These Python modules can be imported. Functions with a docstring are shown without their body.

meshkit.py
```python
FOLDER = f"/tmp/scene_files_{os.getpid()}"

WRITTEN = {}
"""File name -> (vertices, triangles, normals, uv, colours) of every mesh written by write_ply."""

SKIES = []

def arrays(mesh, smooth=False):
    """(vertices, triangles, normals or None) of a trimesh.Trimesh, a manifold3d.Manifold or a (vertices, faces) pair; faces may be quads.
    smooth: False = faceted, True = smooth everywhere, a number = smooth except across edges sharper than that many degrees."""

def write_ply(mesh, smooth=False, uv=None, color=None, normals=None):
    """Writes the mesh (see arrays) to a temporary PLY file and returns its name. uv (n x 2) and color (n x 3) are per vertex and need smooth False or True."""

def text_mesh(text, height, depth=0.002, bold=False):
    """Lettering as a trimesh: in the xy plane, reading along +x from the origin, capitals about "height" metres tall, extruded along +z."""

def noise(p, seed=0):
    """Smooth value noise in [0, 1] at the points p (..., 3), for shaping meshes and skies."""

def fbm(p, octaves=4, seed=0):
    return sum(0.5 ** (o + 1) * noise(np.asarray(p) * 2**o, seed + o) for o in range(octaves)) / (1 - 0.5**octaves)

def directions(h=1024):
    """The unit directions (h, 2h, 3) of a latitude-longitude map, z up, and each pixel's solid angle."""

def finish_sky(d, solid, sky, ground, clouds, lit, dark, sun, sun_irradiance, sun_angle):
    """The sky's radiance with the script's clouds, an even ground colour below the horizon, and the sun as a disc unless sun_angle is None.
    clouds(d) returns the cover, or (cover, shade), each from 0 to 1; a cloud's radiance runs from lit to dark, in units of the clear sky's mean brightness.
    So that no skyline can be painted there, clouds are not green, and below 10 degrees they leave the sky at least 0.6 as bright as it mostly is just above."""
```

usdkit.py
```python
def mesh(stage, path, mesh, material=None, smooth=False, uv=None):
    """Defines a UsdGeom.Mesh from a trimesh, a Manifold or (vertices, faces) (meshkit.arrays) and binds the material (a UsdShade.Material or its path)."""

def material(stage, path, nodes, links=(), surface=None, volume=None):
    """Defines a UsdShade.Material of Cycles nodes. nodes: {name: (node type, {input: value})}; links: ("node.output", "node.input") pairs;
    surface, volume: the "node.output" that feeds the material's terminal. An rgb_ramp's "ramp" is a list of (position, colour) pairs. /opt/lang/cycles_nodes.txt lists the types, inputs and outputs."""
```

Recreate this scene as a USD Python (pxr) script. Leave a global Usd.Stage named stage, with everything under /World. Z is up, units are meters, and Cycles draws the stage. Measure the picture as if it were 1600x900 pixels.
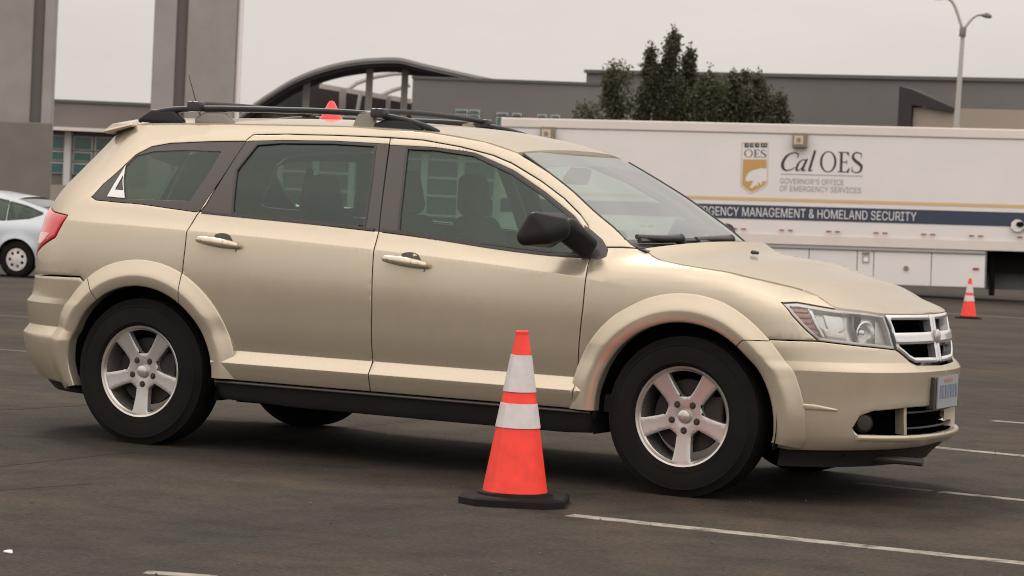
import math, random
import numpy as np, trimesh, shapely, usdkit, meshkit
import manifold3d as m3
from shapely.geometry import Polygon, LineString, Point, box as sbox
from shapely import affinity
from scipy.spatial import Delaunay, cKDTree
from scipy.interpolate import PchipInterpolator as PCH, RegularGridInterpolator as RGI
from pxr import Usd, UsdGeom, UsdLux, UsdShade, Gf, Sdf, Vt

stage = Usd.Stage.CreateInMemory()
UsdGeom.SetStageUpAxis(stage, UsdGeom.Tokens.z)
UsdGeom.SetStageMetersPerUnit(stage, 1.0)
UsdGeom.Xform.Define(stage, '/World')
UsdGeom.Scope.Define(stage, '/World/Looks')

# ------------------------------------------------------------------ camera
CAM, YAW, PITCH, ROLL, FPX = (4.5528, -12.0393, 1.2939), 0.4525, -0.0330, 0.0467, 4219.5
cam = UsdGeom.Camera.Define(stage, '/World/camera')
_F = np.array([-math.sin(YAW) * math.cos(PITCH), math.cos(YAW) * math.cos(PITCH), math.sin(PITCH)])
_R = np.cross(_F, [0, 0, 1]); _R /= np.linalg.norm(_R); _U = np.cross(_R, _F)
_R, _U = math.cos(ROLL) * _R + math.sin(ROLL) * _U, -math.sin(ROLL) * _R + math.cos(ROLL) * _U
_m = np.eye(4); _m[0, :3], _m[1, :3], _m[2, :3], _m[3, :3] = _R, _U, -_F, CAM
cam.AddTransformOp().Set(Gf.Matrix4d(_m.tolist()))
cam.CreateHorizontalApertureAttr(36.0); cam.CreateVerticalApertureAttr(36.0 * 9 / 16)
cam.CreateFocalLengthAttr(36.0 * FPX / 1600)
cam.CreateClippingRangeAttr(Gf.Vec2f(0.1, 5000))
cam.CreateExposureAttr(0.0)
cam.CreateFStopAttr(8.0); cam.CreateFocusDistanceAttr(13.0)

# ------------------------------------------------------------------ sky: an even pale overcast, brighter overhead
SUN_EL, SUN_AZ = math.radians(50), (-0.62, 0.52)          # direction towards the sun: behind and to the left of the car
_rot = math.atan2(SUN_AZ[0], SUN_AZ[1])
SKY = usdkit.material(stage, '/World/Looks/sky', {
    'tc': ('texture_coordinate', {}),
    'sep': ('separate_xyz', {}),
    'sky': ('sky_texture', {'sky_type': 'single_scattering', 'sun_disc': False, 'sun_elevation': SUN_EL, 'sun_rotation': _rot}),
    'map': ('mapping', {'scale': (1.0, 1.0, 4.0)}),
    'n': ('noise_texture', {'scale': 2.2, 'detail': 5.0, 'roughness': 0.55}),
    'tint': ('rgb_ramp', {'ramp': [(0.30, (6.0, 5.56, 5.26)), (0.72, (7.2, 6.63, 6.12))]}),
    'up': ('map_range', {'from_min': 0.0, 'from_max': 1.0, 'to_min': 1.0, 'to_max': 2.7, 'clamp': True}),
    'mul': ('mix_color', {'blend_type': 'multiply', 'fac': 1.0, 'use_clamp': False}),
    'mix': ('mix_color', {'blend_type': 'mix', 'fac': 0.97}),
    'bg': ('background_shader', {'strength': 0.1}),
}, [('tc.generated', 'map.vector'), ('map.vector', 'n.vector'), ('n.fac', 'tint.fac'), ('tc.generated', 'sep.vector'), ('sep.z', 'up.value'),
    ('tint.color', 'mul.a'), ('up.result', 'mul.b'), ('sky.color', 'mix.a'), ('mul.result', 'mix.b'), ('mix.result', 'bg.color')], surface='bg.background')
dome = UsdLux.DomeLight.Define(stage, '/World/sky')
UsdShade.MaterialBindingAPI.Apply(dome.GetPrim()).Bind(SKY)
dome.GetPrim().SetCustomDataByKey('kind', 'structure')
sun = UsdLux.DistantLight.Define(stage, '/World/sun')
sun.CreateIntensityAttr(0.5); sun.CreateAngleAttr(14.0); sun.CreateColorAttr(Gf.Vec3f(1.0, 0.95, 0.88))
sun.GetPrim().CreateAttribute('inputs:normalize', Sdf.ValueTypeNames.Bool).Set(True)
_s = np.array([*(np.array(SUN_AZ) / np.hypot(*SUN_AZ) * math.cos(SUN_EL)), math.sin(SUN_EL)])
_x = np.cross([0, 0, 1], _s); _x /= np.linalg.norm(_x); _y = np.cross(_s, _x)
_m = np.eye(4); _m[0, :3], _m[1, :3], _m[2, :3] = _x, _y, _s
sun.AddTransformOp().Set(Gf.Matrix4d(_m.tolist()))

# ------------------------------------------------------------------ helpers
_used = {}
def path_for(name, parent=None):
    base = (parent.GetPath().pathString if parent is not None else '/World') + '/'
    k = _used.get(base + name, 0); _used[base + name] = k + 1
    return base + (name if k == 0 else f'{name}_{k:03d}')
def describe(prim, label=None, cat=None, group=None, kind=None):
    for k, v in (('label', label), ('category', cat), ('group', group), ('kind', kind)):
        if v: prim.SetCustomDataByKey(k, v)
    return prim
def obj(name, mesh, material, parent=None, smooth=False, **info):
    p = usdkit.mesh(stage, path_for(name, parent), mesh, material, smooth=smooth).GetPrim()
    return describe(p, **info)
def thing(name, label, cat, loc=(0, 0, 0), rot=(0, 0, 0), group=None, kind=None):
    x = UsdGeom.Xform.Define(stage, path_for(name))
    x.AddTranslateOp().Set(Gf.Vec3d(*map(float, loc)))
    if rot[2]: x.AddRotateZOp().Set(float(rot[2]))
    if rot[1]: x.AddRotateYOp().Set(float(rot[1]))
    if rot[0]: x.AddRotateXOp().Set(float(rot[0]))
    return describe(x.GetPrim(), label, cat, group, kind)
def copy_of(root, label, loc, rot=(0, 0, 0)):
    d = root.GetCustomData()
    t = thing(root.GetName(), label, d['category'], loc, rot, d.get('group'))
    t.GetReferences().AddInternalReference(root.GetPath()); t.SetInstanceable(True)
    return t
def cat(*ms):
    return trimesh.util.concatenate([m if isinstance(m, trimesh.Trimesh) else tm(m) for m in ms])
def tm(m):
    if hasattr(m, 'to_mesh'):
        g = m.to_mesh(); return trimesh.Trimesh(g.vert_properties[:, :3], g.tri_verts, process=False)
    if isinstance(m, tuple):
        v, f, _ = meshkit.arrays(m); return trimesh.Trimesh(v, f, process=False)
    return m
def bx(x0, x1, y0, y1, z0, z1, r=0.0):
    """A box, its edges rounded by r."""
    if r <= 0:
        return tm(m3.Manifold.cube((x1 - x0, y1 - y0, z1 - z0)).translate((x0, y0, z0)))
    b = m3.Manifold.sphere(r, 12)
    pts = [b.translate((x, y, z)) for x in (x0 + r, x1 - r) for y in (y0 + r, y1 - r) for z in (z0 + r, z1 - r)]
    return tm(m3.Manifold.batch_hull(pts))
def hull_of(balls, seg=14):
    return tm(m3.Manifold.batch_hull([m3.Manifold.sphere(r, seg).translate(tuple(p)) for p, r in balls]))
def tube(pts, r, n=10):
    """A round bar along pts; r a number or one radius per point."""
    pts = np.asarray(pts, float); rs = np.broadcast_to(r, (len(pts),))
    t = np.gradient(pts, axis=0); t /= np.linalg.norm(t, axis=1, keepdims=True)
    ref = np.array([0, 0, 1.0]) if abs(t[0][2]) < .9 else np.array([1.0, 0, 0])
    V = []
    for p, d, q in zip(pts, t, rs):
        u = np.cross(d, ref); u /= np.linalg.norm(u); v = np.cross(u, d)
        a = np.arange(n) / n * 2 * np.pi
        V.append(p + q * (np.cos(a)[:, None] * u + np.sin(a)[:, None] * v))
    k = len(pts); V = np.vstack(V + [pts[:1], pts[-1:]]); Fc = []
    for i in range(k - 1):
        for j in range(n):
            a, b = i * n + j, i * n + (j + 1) % n
            Fc += [(a, b, b + n), (a, b + n, a + n)]
    for j in range(n):
        Fc += [(k * n, (j + 1) % n, j), (k * n + 1, (k - 1) * n + j, (k - 1) * n + (j + 1) % n)]
    m = trimesh.Trimesh(V, Fc, process=False); m.fix_normals(); return m
def lathe(profile, n=64, axis='z'):
    """Revolves (radius, height) pairs; a closed profile gives a closed ring."""
    pr = np.asarray(profile, float); a = np.arange(n) / n * 2 * np.pi
    V = np.stack([np.outer(pr[:, 0], np.cos(a)), np.outer(pr[:, 0], np.sin(a)), np.repeat(pr[:, 1:2], n, 1)], -1).reshape(-1, 3)
    Fc = []
    for i in range(len(pr) - 1):
        for j in range(n):
            p, q = i * n + j, i * n + (j + 1) % n
            Fc += [(p, q, q + n), (p, q + n, p + n)]
    m = trimesh.Trimesh(V, Fc, process=False)
    if axis == 'y':                                  # height along -y (towards the camera side)
        m.vertices = np.stack([m.vertices[:, 0], -m.vertices[:, 2], m.vertices[:, 1]], -1)
    m.merge_vertices(); m.update_faces(m.nondegenerate_faces()); m.fix_normals(); return m
def extrude(poly, depth, loc=(0, 0, 0), plane='xz'):
    """Flat shape in x (right) and z (up), given thickness: front face at y = 0, back at y = depth."""
    out = []
    for g in getattr(poly, 'geoms', [poly]):
        if g.is_empty or g.area < 1e-9: continue
        m = trimesh.creation.extrude_polygon(g, depth, engine='earcut')
        v = m.vertices.copy(); m.vertices = np.stack([v[:, 0], v[:, 2], v[:, 1]], -1); m.invert(); out.append(m)
    m = trimesh.util.concatenate(out); m.apply_translation(loc); return m
CREASES = []
def panel(poly, fn, grid=0.035, thick=0.02, edge=0.003, back=False, lines=()):
    """A shell over the flat shape poly, laid on the surface fn(u, v, off): grid spacing, returned edges of depth thick, edges eased by edge."""
    out = []
    for g in getattr(poly, 'geoms', [poly]):
        g = shapely.geometry.polygon.orient(g)
        rings = [g.exterior, *g.interiors]; B, sizes = [], []
        for r in rings:
            L = r.length; k = max(int(L / (grid * .6)), 4)
            d = np.unique(np.r_[np.arange(k) / k * L, [r.project(Point(c)) for c in r.coords[:-1]]])
            keep = np.r_[True, np.diff(d) > grid * .12]; d = d[keep]
            B.append(np.array([r.interpolate(t).coords[0] for t in d])); sizes.append(len(d))
        Bp = np.vstack(B); nb = len(Bp); pts, offs = [Bp], [np.full(nb, -edge)]
        if edge:
            inner = g.buffer(-edge * 1.5)
            for gg in getattr(inner, 'geoms', [inner]):
                for r in ([gg.exterior, *gg.interiors] if not gg.is_empty else []):
                    k = max(int(r.length / (grid * .6)), 4)
                    pts.append(np.array([r.interpolate(t).coords[0] for t in np.arange(k) / k * r.length])); offs.append(np.zeros(k))
        x0, y0, x1, y1 = g.bounds
        X, Y = np.meshgrid(np.arange(x0, x1, grid), np.arange(y0, y1, grid)); X[1::2] += grid / 2
        core = g.buffer(-max(edge * 1.5 + grid * .3, grid * .35)); X, Y = X.ravel(), Y.ravel()
        if len(lines) and not core.is_empty:
            near = g.buffer(-edge * 2.2); ln = np.vstack(lines); ln = ln[shapely.contains_xy(near, ln[:, 0], ln[:, 1])]
            if len(ln):
                pts.append(ln); offs.append(np.zeros(len(ln))); keep = cKDTree(ln).query(np.stack([X, Y], -1))[0] > grid * .4; X, Y = X[keep], Y[keep]
        if not core.is_empty:
            m = shapely.contains_xy(core, X, Y); pts.append(np.stack([X[m], Y[m]], -1)); offs.append(np.zeros(m.sum()))
        Q = np.vstack(pts); off = np.concatenate(offs)
        T = Delaunay(Q).simplices; c = Q[T].mean(1)
        a = Q[T]; ar = (a[:, 1, 0] - a[:, 0, 0]) * (a[:, 2, 1] - a[:, 0, 1]) - (a[:, 1, 1] - a[:, 0, 1]) * (a[:, 2, 0] - a[:, 0, 0])
        T = T[shapely.contains_xy(g, c[:, 0], c[:, 1]) & (np.abs(ar) > 1e-9)]
        V = fn(Q[:, 0], Q[:, 1], off); low = fn(Bp[:, 0], Bp[:, 1], np.full(nb, -thick))
        n = len(V); Fc = [T]; st = 0
        for k in sizes:
            i = np.arange(k); j = (i + 1) % k
            Fc.append(np.stack([st + i, n + st + i, st + j], -1)); Fc.append(np.stack([st + j, n + st + i, n + st + j], -1)); st += k
        V2 = [V, low]
        if back:
            V2.append(fn(Q[:, 0], Q[:, 1], np.full(n, -thick))); Fc.append(T[:, ::-1] + n + nb)
        out.append(trimesh.Trimesh(np.vstack(V2), np.vstack(Fc), process=False))
    return trimesh.util.concatenate(out)
def mirror(m):
    m = m.copy(); m.vertices[:, 1] *= -1; m.invert(); return m
def both(m): return trimesh.util.concatenate([m, mirror(m)])

# ------------------------------------------------------------------ materials
def plain(name, color, rough=.6, metal=0., coat=0., coat_rough=.03, spec=.5, vary=0., scale=3., bump=0., bump_scale=40., trans=0.):
    nodes = {'p': ('principled_bsdf', {'base_color': color, 'roughness': rough, 'metallic': metal, 'coat_weight': coat, 'coat_roughness': coat_rough, 'specular_ior_level': spec})}
    links = []
    if vary or bump: nodes['tc'] = ('texture_coordinate', {})
    if vary:
        c = np.array(color)
        nodes['n'] = ('noise_texture', {'scale': scale, 'detail': 6.0, 'roughness': .6})
        nodes['r'] = ('rgb_ramp', {'ramp': [(.28, tuple(np.clip(c * (1 - vary), 0, 1))), (.72, tuple(np.clip(c * (1 + vary), 0, 1)))]})
        links += [('tc.object', 'n.vector'), ('n.fac', 'r.fac'), ('r.color', 'p.base_color')]
    if bump:
        nodes['bn'] = ('noise_texture', {'scale': bump_scale, 'detail': 4.0}); nodes['b'] = ('bump', {'strength': .5, 'distance': bump})
        links += [('tc.object', 'bn.vector'), ('bn.fac', 'b.height'), ('b.normal', 'p.normal')]
    return usdkit.material(stage, '/World/Looks/' + name, nodes, links, surface='p.BSDF')
def glass(name, tint, gloss=(1, 1, 1), rough=.02, base=.05, power=4.2):
    return usdkit.material(stage, '/World/Looks/' + name, {
        'lw': ('layer_weight', {'blend': .5}), 'pw': ('math', {'math_type': 'power', 'value2': power}),
        'mr': ('map_range', {'from_min': 0., 'from_max': 1., 'to_min': base, 'to_max': .95}),
        't': ('transparent_bsdf', {'color': tint}), 'g': ('glossy_bsdf', {'color': gloss, 'roughness': rough}), 'm': ('mix_closure', {})},
        [('lw.facing', 'pw.value1'), ('pw.value', 'mr.value'), ('mr.result', 'm.fac'), ('t.BSDF', 'm.closure1'), ('g.BSDF', 'm.closure2')], surface='m.closure')
M = {}
M['paint'] = usdkit.material(stage, '/World/Looks/champagne_paint', {
    'tc': ('texture_coordinate', {}),
    'fl': ('noise_texture', {'scale': 900.0, 'detail': 1.0}),
    'fr': ('rgb_ramp', {'ramp': [(.3, (.505, .435, .338)), (.7, (.60, .525, .415))]}),
    'dn': ('noise_texture', {'scale': 1.6, 'detail': 5.0, 'roughness': .65}),
    'rr': ('map_range', {'from_min': .3, 'from_max': .7, 'to_min': .22, 'to_max': .29}),
    'p': ('principled_bsdf', {'metallic': .80, 'coat_weight': .35, 'coat_roughness': .04, 'specular_tint': (.50, .48, .44)})},
    [('tc.object', 'fl.vector'), ('tc.object', 'dn.vector'), ('fl.fac', 'fr.fac'), ('fr.color', 'p.base_color'), ('dn.fac', 'rr.value'), ('rr.result', 'p.roughness')], surface='p.BSDF')
M['black_trim'] = plain('black_trim', (.022, .02, .02), .35, vary=.15)
M['pillar_trim'] = plain('pillar_trim', (.05, .042, .038), .3)
M['sill_plastic'] = plain('sill_plastic', (.014, .013, .013), .6, spec=.25, vary=.2, bump=.0004, bump_scale=600)
M['rack_black'] = plain('rack_black', (.016, .016, .017), .5, spec=.3, vary=.25, scale=6)
M['rack_foot'] = plain('rack_foot', (.22, .20, .17), .5)
M['mirror_black'] = plain('mirror_black', (.010, .009, .009), .5, spec=.2)
M['void'] = plain('deep_black', (.003, .003, .003), .9, spec=0.)
M['dark'] = plain('underbody_black', (.008, .008, .008), .9, spec=.1)
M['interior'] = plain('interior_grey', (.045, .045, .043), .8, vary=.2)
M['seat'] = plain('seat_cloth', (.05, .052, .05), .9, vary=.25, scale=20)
M['liner'] = plain('headliner', (.35, .33, .3), .9)
M['tyre'] = plain('tyre_rubber', (.0085, .0075, .0072), .85, spec=.12, vary=.3, scale=5, bump=.0006, bump_scale=200)
M['alloy'] = plain('alloy_silver', (.46, .442, .425), .28, metal=.75, vary=.10, scale=9)
M['alloy_lip'] = plain('alloy_lip', (.62, .58, .54), .22, metal=.9)
M['nut'] = plain('lug_nut_steel', (.07, .06, .055), .35, metal=.8)
M['disc'] = plain('brake_steel', (.035, .028, .026), .5, metal=.6, vary=.3, scale=20)
M['chrome'] = plain('grille_chrome', (.72, .72, .73), .14, metal=.9)
M['glass'] = glass('tinted_side_glass', (.66, .77, .71), (.85, .9, .86), base=.05)
M['privacy'] = glass('privacy_glass', (.52, .62, .565), (.85, .9, .86), base=.055)
M['windshield'] = glass('windshield_glass', (.66, .80, .75), (.76, .77, .77), base=.07, power=2.4)
M['lens'] = glass('lamp_lens', (.95, .95, .94), (1, 1, 1), base=.06, power=4.5)
M['reflector'] = plain('lamp_reflector', (.66, .66, .66), .25, metal=.75)
M['amber'] = plain('amber_reflector', (.28, .10, .065), .3, coat=.6)
M['red_lens'] = plain('red_tail_lens', (.46, .016, .028), .18, coat=1.)
M['clear_lens'] = plain('pale_red_lens', (.62, .30, .27), .2, coat=1.)
M['plate'] = plain('plate_white', (.21, .22, .235), .4)
M['plate_ink'] = plain('plate_ink', (.11, .14, .19), .5)
M['decal'] = plain('decal_white', (.72, .70, .68), .5)
M['cone_orange'] = plain('cone_orange', (.76, .040, .024), .5, vary=.16, scale=13)
M['collar'] = plain('reflective_white', (.52, .475, .475), .4, vary=.12, scale=18)
M['cone_base'] = plain('cone_base_rubber', (.010, .0075, .0075), .8, spec=.15, vary=.3, scale=12)
M['beacon'] = plain('beacon_red', (.80, .02, .03), .3, coat=.6)
M['trailer'] = plain('trailer_white', (.645, .615, .60), .35, coat=.3, vary=.035, scale=.7)
M['trailer_cap'] = plain('trailer_cap', (.61, .55, .515), .4, vary=.05, scale=1)
M['gold'] = plain('stripe_gold', (.56, .39, .19), .45)
M['emblem_gold'] = plain('emblem_gold', (.46, .27, .085), .5)
M['emblem_line'] = plain('emblem_outline', (.52, .38, .32), .5)
M['navy'] = plain('stripe_navy', (.028, .036, .062), .4)
M['ink'] = plain('lettering_charcoal', (.04, .033, .033), .5)
M['ink_grey'] = plain('lettering_grey', (.30, .285, .275), .5)
M['letter_white'] = plain('lettering_white', (.62, .60, .60), .5)
M['marker_red'] = plain('marker_lamp_red', (.30, .07, .06), .35)
M['lamp_box'] = plain('scene_lamp_housing', (.20, .17, .12), .5, vary=.2, scale=20)
M['lamp_glass'] = plain('scene_lamp_glass', (.50, .40, .32), .2, coat=.5)
M['steel_grey'] = plain('steel_grey', (.15, .15, .15), .5, vary=.15)
M['concrete'] = plain('pillar_concrete', (.245, .230, .210), .85, vary=.16, scale=.5, bump=.004, bump_scale=30)
M['concrete_edge'] = plain('pillar_flange', (.27, .245, .235), .85, vary=.1, scale=.8)
M['groove'] = plain('pillar_groove', (.12, .105, .10), .9)
M['pale_pipe'] = plain('pale_downpipe', (.66, .62, .60), .5)
M['block'] = plain('brown_block', (.15, .135, .12), .9, vary=.12, scale=1.2)
M['wall_grey'] = plain('wall_grey', (.130, .121, .116), .9, vary=.10, scale=.25)
M['wall_grey_pale'] = plain('wall_grey_pale', (.148, .139, .134), .9, vary=.10, scale=.25)
M['wall_left'] = plain('wall_warm_grey', (.16, .14, .13), .9, vary=.1, scale=.4)
M['coping'] = plain('coping_dark', (.085, .085, .08), .7)
M['eave'] = plain('eave_pale', (.62, .56, .52), .7)
M['frame_white'] = plain('frame_white', (.52, .52, .50), .5)
M['teal_glass'] = plain('teal_glazing', (.028, .085, .078), .12, coat=.5, vary=.4, scale=.8)
M['vault'] = plain('vault_edge_grey', (.27, .262, .245), .7, vary=.08)
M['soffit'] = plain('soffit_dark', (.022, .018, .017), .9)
M['column'] = plain('column_grey', (.36, .33, .30), .7)
M['tan'] = plain('wall_tan', (.30, .25, .21), .9, vary=.08, scale=.4)
M['awning'] = plain('awning_dark', (.022, .016, .016), .8)
M['pole'] = plain('lamp_post_grey', (.36, .34, .32), .5)
M['bark'] = plain('bark', (.06, .045, .035), .9, vary=.3)
M['silver'] = plain('silver_paint', (.46, .50, .545), .3, metal=.45, coat=.8)
M['hub_cap'] = plain('hub_cap_silver', (.55, .54, .53), .4, metal=.4)
M['gravel'] = plain('grit', (.075, .066, .056), .9, vary=.5, scale=4)
M['line'] = usdkit.material(stage, '/World/Looks/line_paint', {
    'g': ('geometry', {}), 'n': ('noise_texture', {'scale': 9.0, 'detail': 8.0, 'roughness': .7}),
    'r': ('rgb_ramp', {'ramp': [(.36, (.09, .078, .066)), (.50, (.26, .235, .205)), (.75, (.36, .33, .29))]}), 'p': ('principled_bsdf', {'roughness': .9, 'specular_ior_level': .06})},
    [('g.position', 'n.vector'), ('n.fac', 'r.fac'), ('r.color', 'p.base_color')], surface='p.BSDF')
M['worn_line'] = plain('worn_line_paint', (.12, .108, .096), .9, spec=.05, vary=.35, scale=3)
M['faded_line'] = usdkit.material(stage, '/World/Looks/faded_line_paint', {
    'g': ('geometry', {}), 'n': ('noise_texture', {'scale': 5.0, 'detail': 8.0, 'roughness': .75}),
    'r': ('rgb_ramp', {'ramp': [(.44, (.040, .035, .029)), (.78, (.070, .050, .036))]}), 'p': ('principled_bsdf', {'roughness': .92, 'specular_ior_level': .05})},
    [('g.position', 'n.vector'), ('n.fac', 'r.fac'), ('r.color', 'p.base_color')], surface='p.BSDF')
M['asphalt'] = usdkit.material(stage, '/World/Looks/asphalt', {
    'g': ('geometry', {}),
    'big': ('noise_texture', {'scale': .42, 'detail': 6.0, 'roughness': .6}),
    'mid': ('noise_texture', {'scale': 3.6, 'detail': 6.0, 'roughness': .65}),
    'fine': ('noise_texture', {'scale': 42.0, 'detail': 5.0, 'roughness': .8}),
    'vor': ('voronoi_texture', {'scale': 160.0}),
    'rb': ('rgb_ramp', {'ramp': [(.30, (.041, .037, .0335)), (.5, (.054, .0465, .039)), (.72, (.071, .057, .044))]}),
    'rm': ('rgb_ramp', {'ramp': [(.28, (.74, .75, .76)), (.5, (1, 1, 1)), (.74, (1.26, 1.19, 1.12))]}),
    'rf': ('rgb_ramp', {'ramp': [(.28, (.50, .50, .51)), (.52, (1, 1, 1)), (.78, (1.75, 1.66, 1.54))]}), 'cn': ('noise_texture', {'scale': 1.7, 'detail': 5.0, 'roughness': .7}), 'cr': ('rgb_ramp', {'ramp': [(.30, (.96, 1.01, 1.0)), (.5, (1, 1, 1)), (.68, (1.06, .985, .965))]}), 'm3': ('mix_color', {'blend_type': 'multiply', 'fac': 1.0, 'use_clamp': False}),
    'm1': ('mix_color', {'blend_type': 'multiply', 'fac': 1.0, 'use_clamp': False}), 'm2': ('mix_color', {'blend_type': 'multiply', 'fac': .9, 'use_clamp': False}),
    'b': ('bump', {'strength': .6, 'distance': .004}),
    'p': ('principled_bsdf', {'roughness': .92, 'specular_ior_level': .06})},
    [('g.position', 'big.vector'), ('g.position', 'mid.vector'), ('g.position', 'fine.vector'), ('g.position', 'vor.vector'), ('big.fac', 'rb.fac'), ('mid.fac', 'rm.fac'), ('fine.fac', 'rf.fac'),
     ('rb.color', 'm1.a'), ('rm.color', 'm1.b'), ('m1.result', 'm2.a'), ('rf.color', 'm2.b'), ('m2.result', 'm3.a'), ('g.position', 'cn.vector'), ('cn.fac', 'cr.fac'), ('cr.color', 'm3.b'), ('m3.result', 'p.base_color'), ('vor.distance', 'b.height'), ('b.normal', 'p.normal')], surface='p.BSDF')
def leaf_material(name, dark, light):
    return usdkit.material(stage, '/World/Looks/' + name, {
        'g': ('geometry', {}), 'r': ('rgb_ramp', {'ramp': [(0, dark), (1, light)]}),
        'p': ('principled_bsdf', {'roughness': .7}), 't': ('translucent_bsdf', {}), 'm': ('mix_closure', {'fac': .2})},
        [('g.random_per_island', 'r.fac'), ('r.color', 'p.base_color'), ('r.color', 't.color'), ('p.BSDF', 'm.closure1'), ('t.BSDF', 'm.closure2')], surface='m.closure')
M['leaf_dark'] = leaf_material('foliage_dark', (.070, .062, .035), (.165, .146, .086))
M['leaf_olive'] = leaf_material('foliage_olive', (.080, .076, .040), (.19, .175, .095))

# ------------------------------------------------------------------ ground: level under the car, falling gently away behind it, then level
FH = np.array([-math.sin(YAW), math.cos(YAW), 0.0]); RH = np.array([math.cos(YAW), math.sin(YAW), 0.0])
def zg(x, y):
    D = (x - CAM[0]) * FH[0] + (y - CAM[1]) * FH[1]
    return -.0151 * np.clip(D - 16, 0, 34)
_gv, _gf = [], []
for i, D in enumerate((-400, 16, 50, 2500)):
    for R in (-2500, 2500):
        p = np.array([CAM[0], CAM[1], 0]) + D * FH + R * RH
        _gv.append((p[0], p[1], -.0151 * min(max(D - 16, 0), 34)))
for i in range(3):
    _gf.append((2 * i, 2 * i + 1, 2 * i + 3, 2 * i + 2))
obj('asphalt_ground', (np.array(_gv), np.array(_gf)), M['asphalt'], kind='structure')

def stripe(a, b, w, wear=0.0, seed=0, z=.0014):
    """A painted line from a to b on the ground, its ends and edges slightly uneven."""
    a, b = np.array(a, float), np.array(b, float); d = b - a; L = np.hypot(*d); d /= L; q = np.array([-d[1], d[0]])
    n = max(int(L / .12), 2); t = np.linspace(0, L, n + 1); rs = np.random.RandomState(seed)
    l, r = w / 2 + rs.uniform(-1, 1, n + 1) * .004, w / 2 + rs.uniform(-1, 1, n + 1) * .004
    V = []
    for k in range(n + 1):
        for s in (l[k], -r[k]):
            p = a + d * t[k] + q * s; V.append((p[0], p[1], zg(*p) + z))
    F = [(2 * k, 2 * k + 1, 2 * k + 3, 2 * k + 2) for k in range(n)]; N_ = len(V); V += [(x, y, h - z - .001) for x, y, h in V]
    for k in range(n): F += [(2 * k, 2 * k + 2, N_ + 2 * k + 2, N_ + 2 * k), (2 * k + 3, 2 * k + 1, N_ + 2 * k + 1, N_ + 2 * k + 3)]
    F += [(1, 0, N_, N_ + 1), (2 * n, 2 * n + 1, N_ + 2 * n + 1, N_ + 2 * n)]
    m = tm((np.array(V), np.array(F)))
    if m.face_normals[0][2] < 0: m.invert()
    return m
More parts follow.
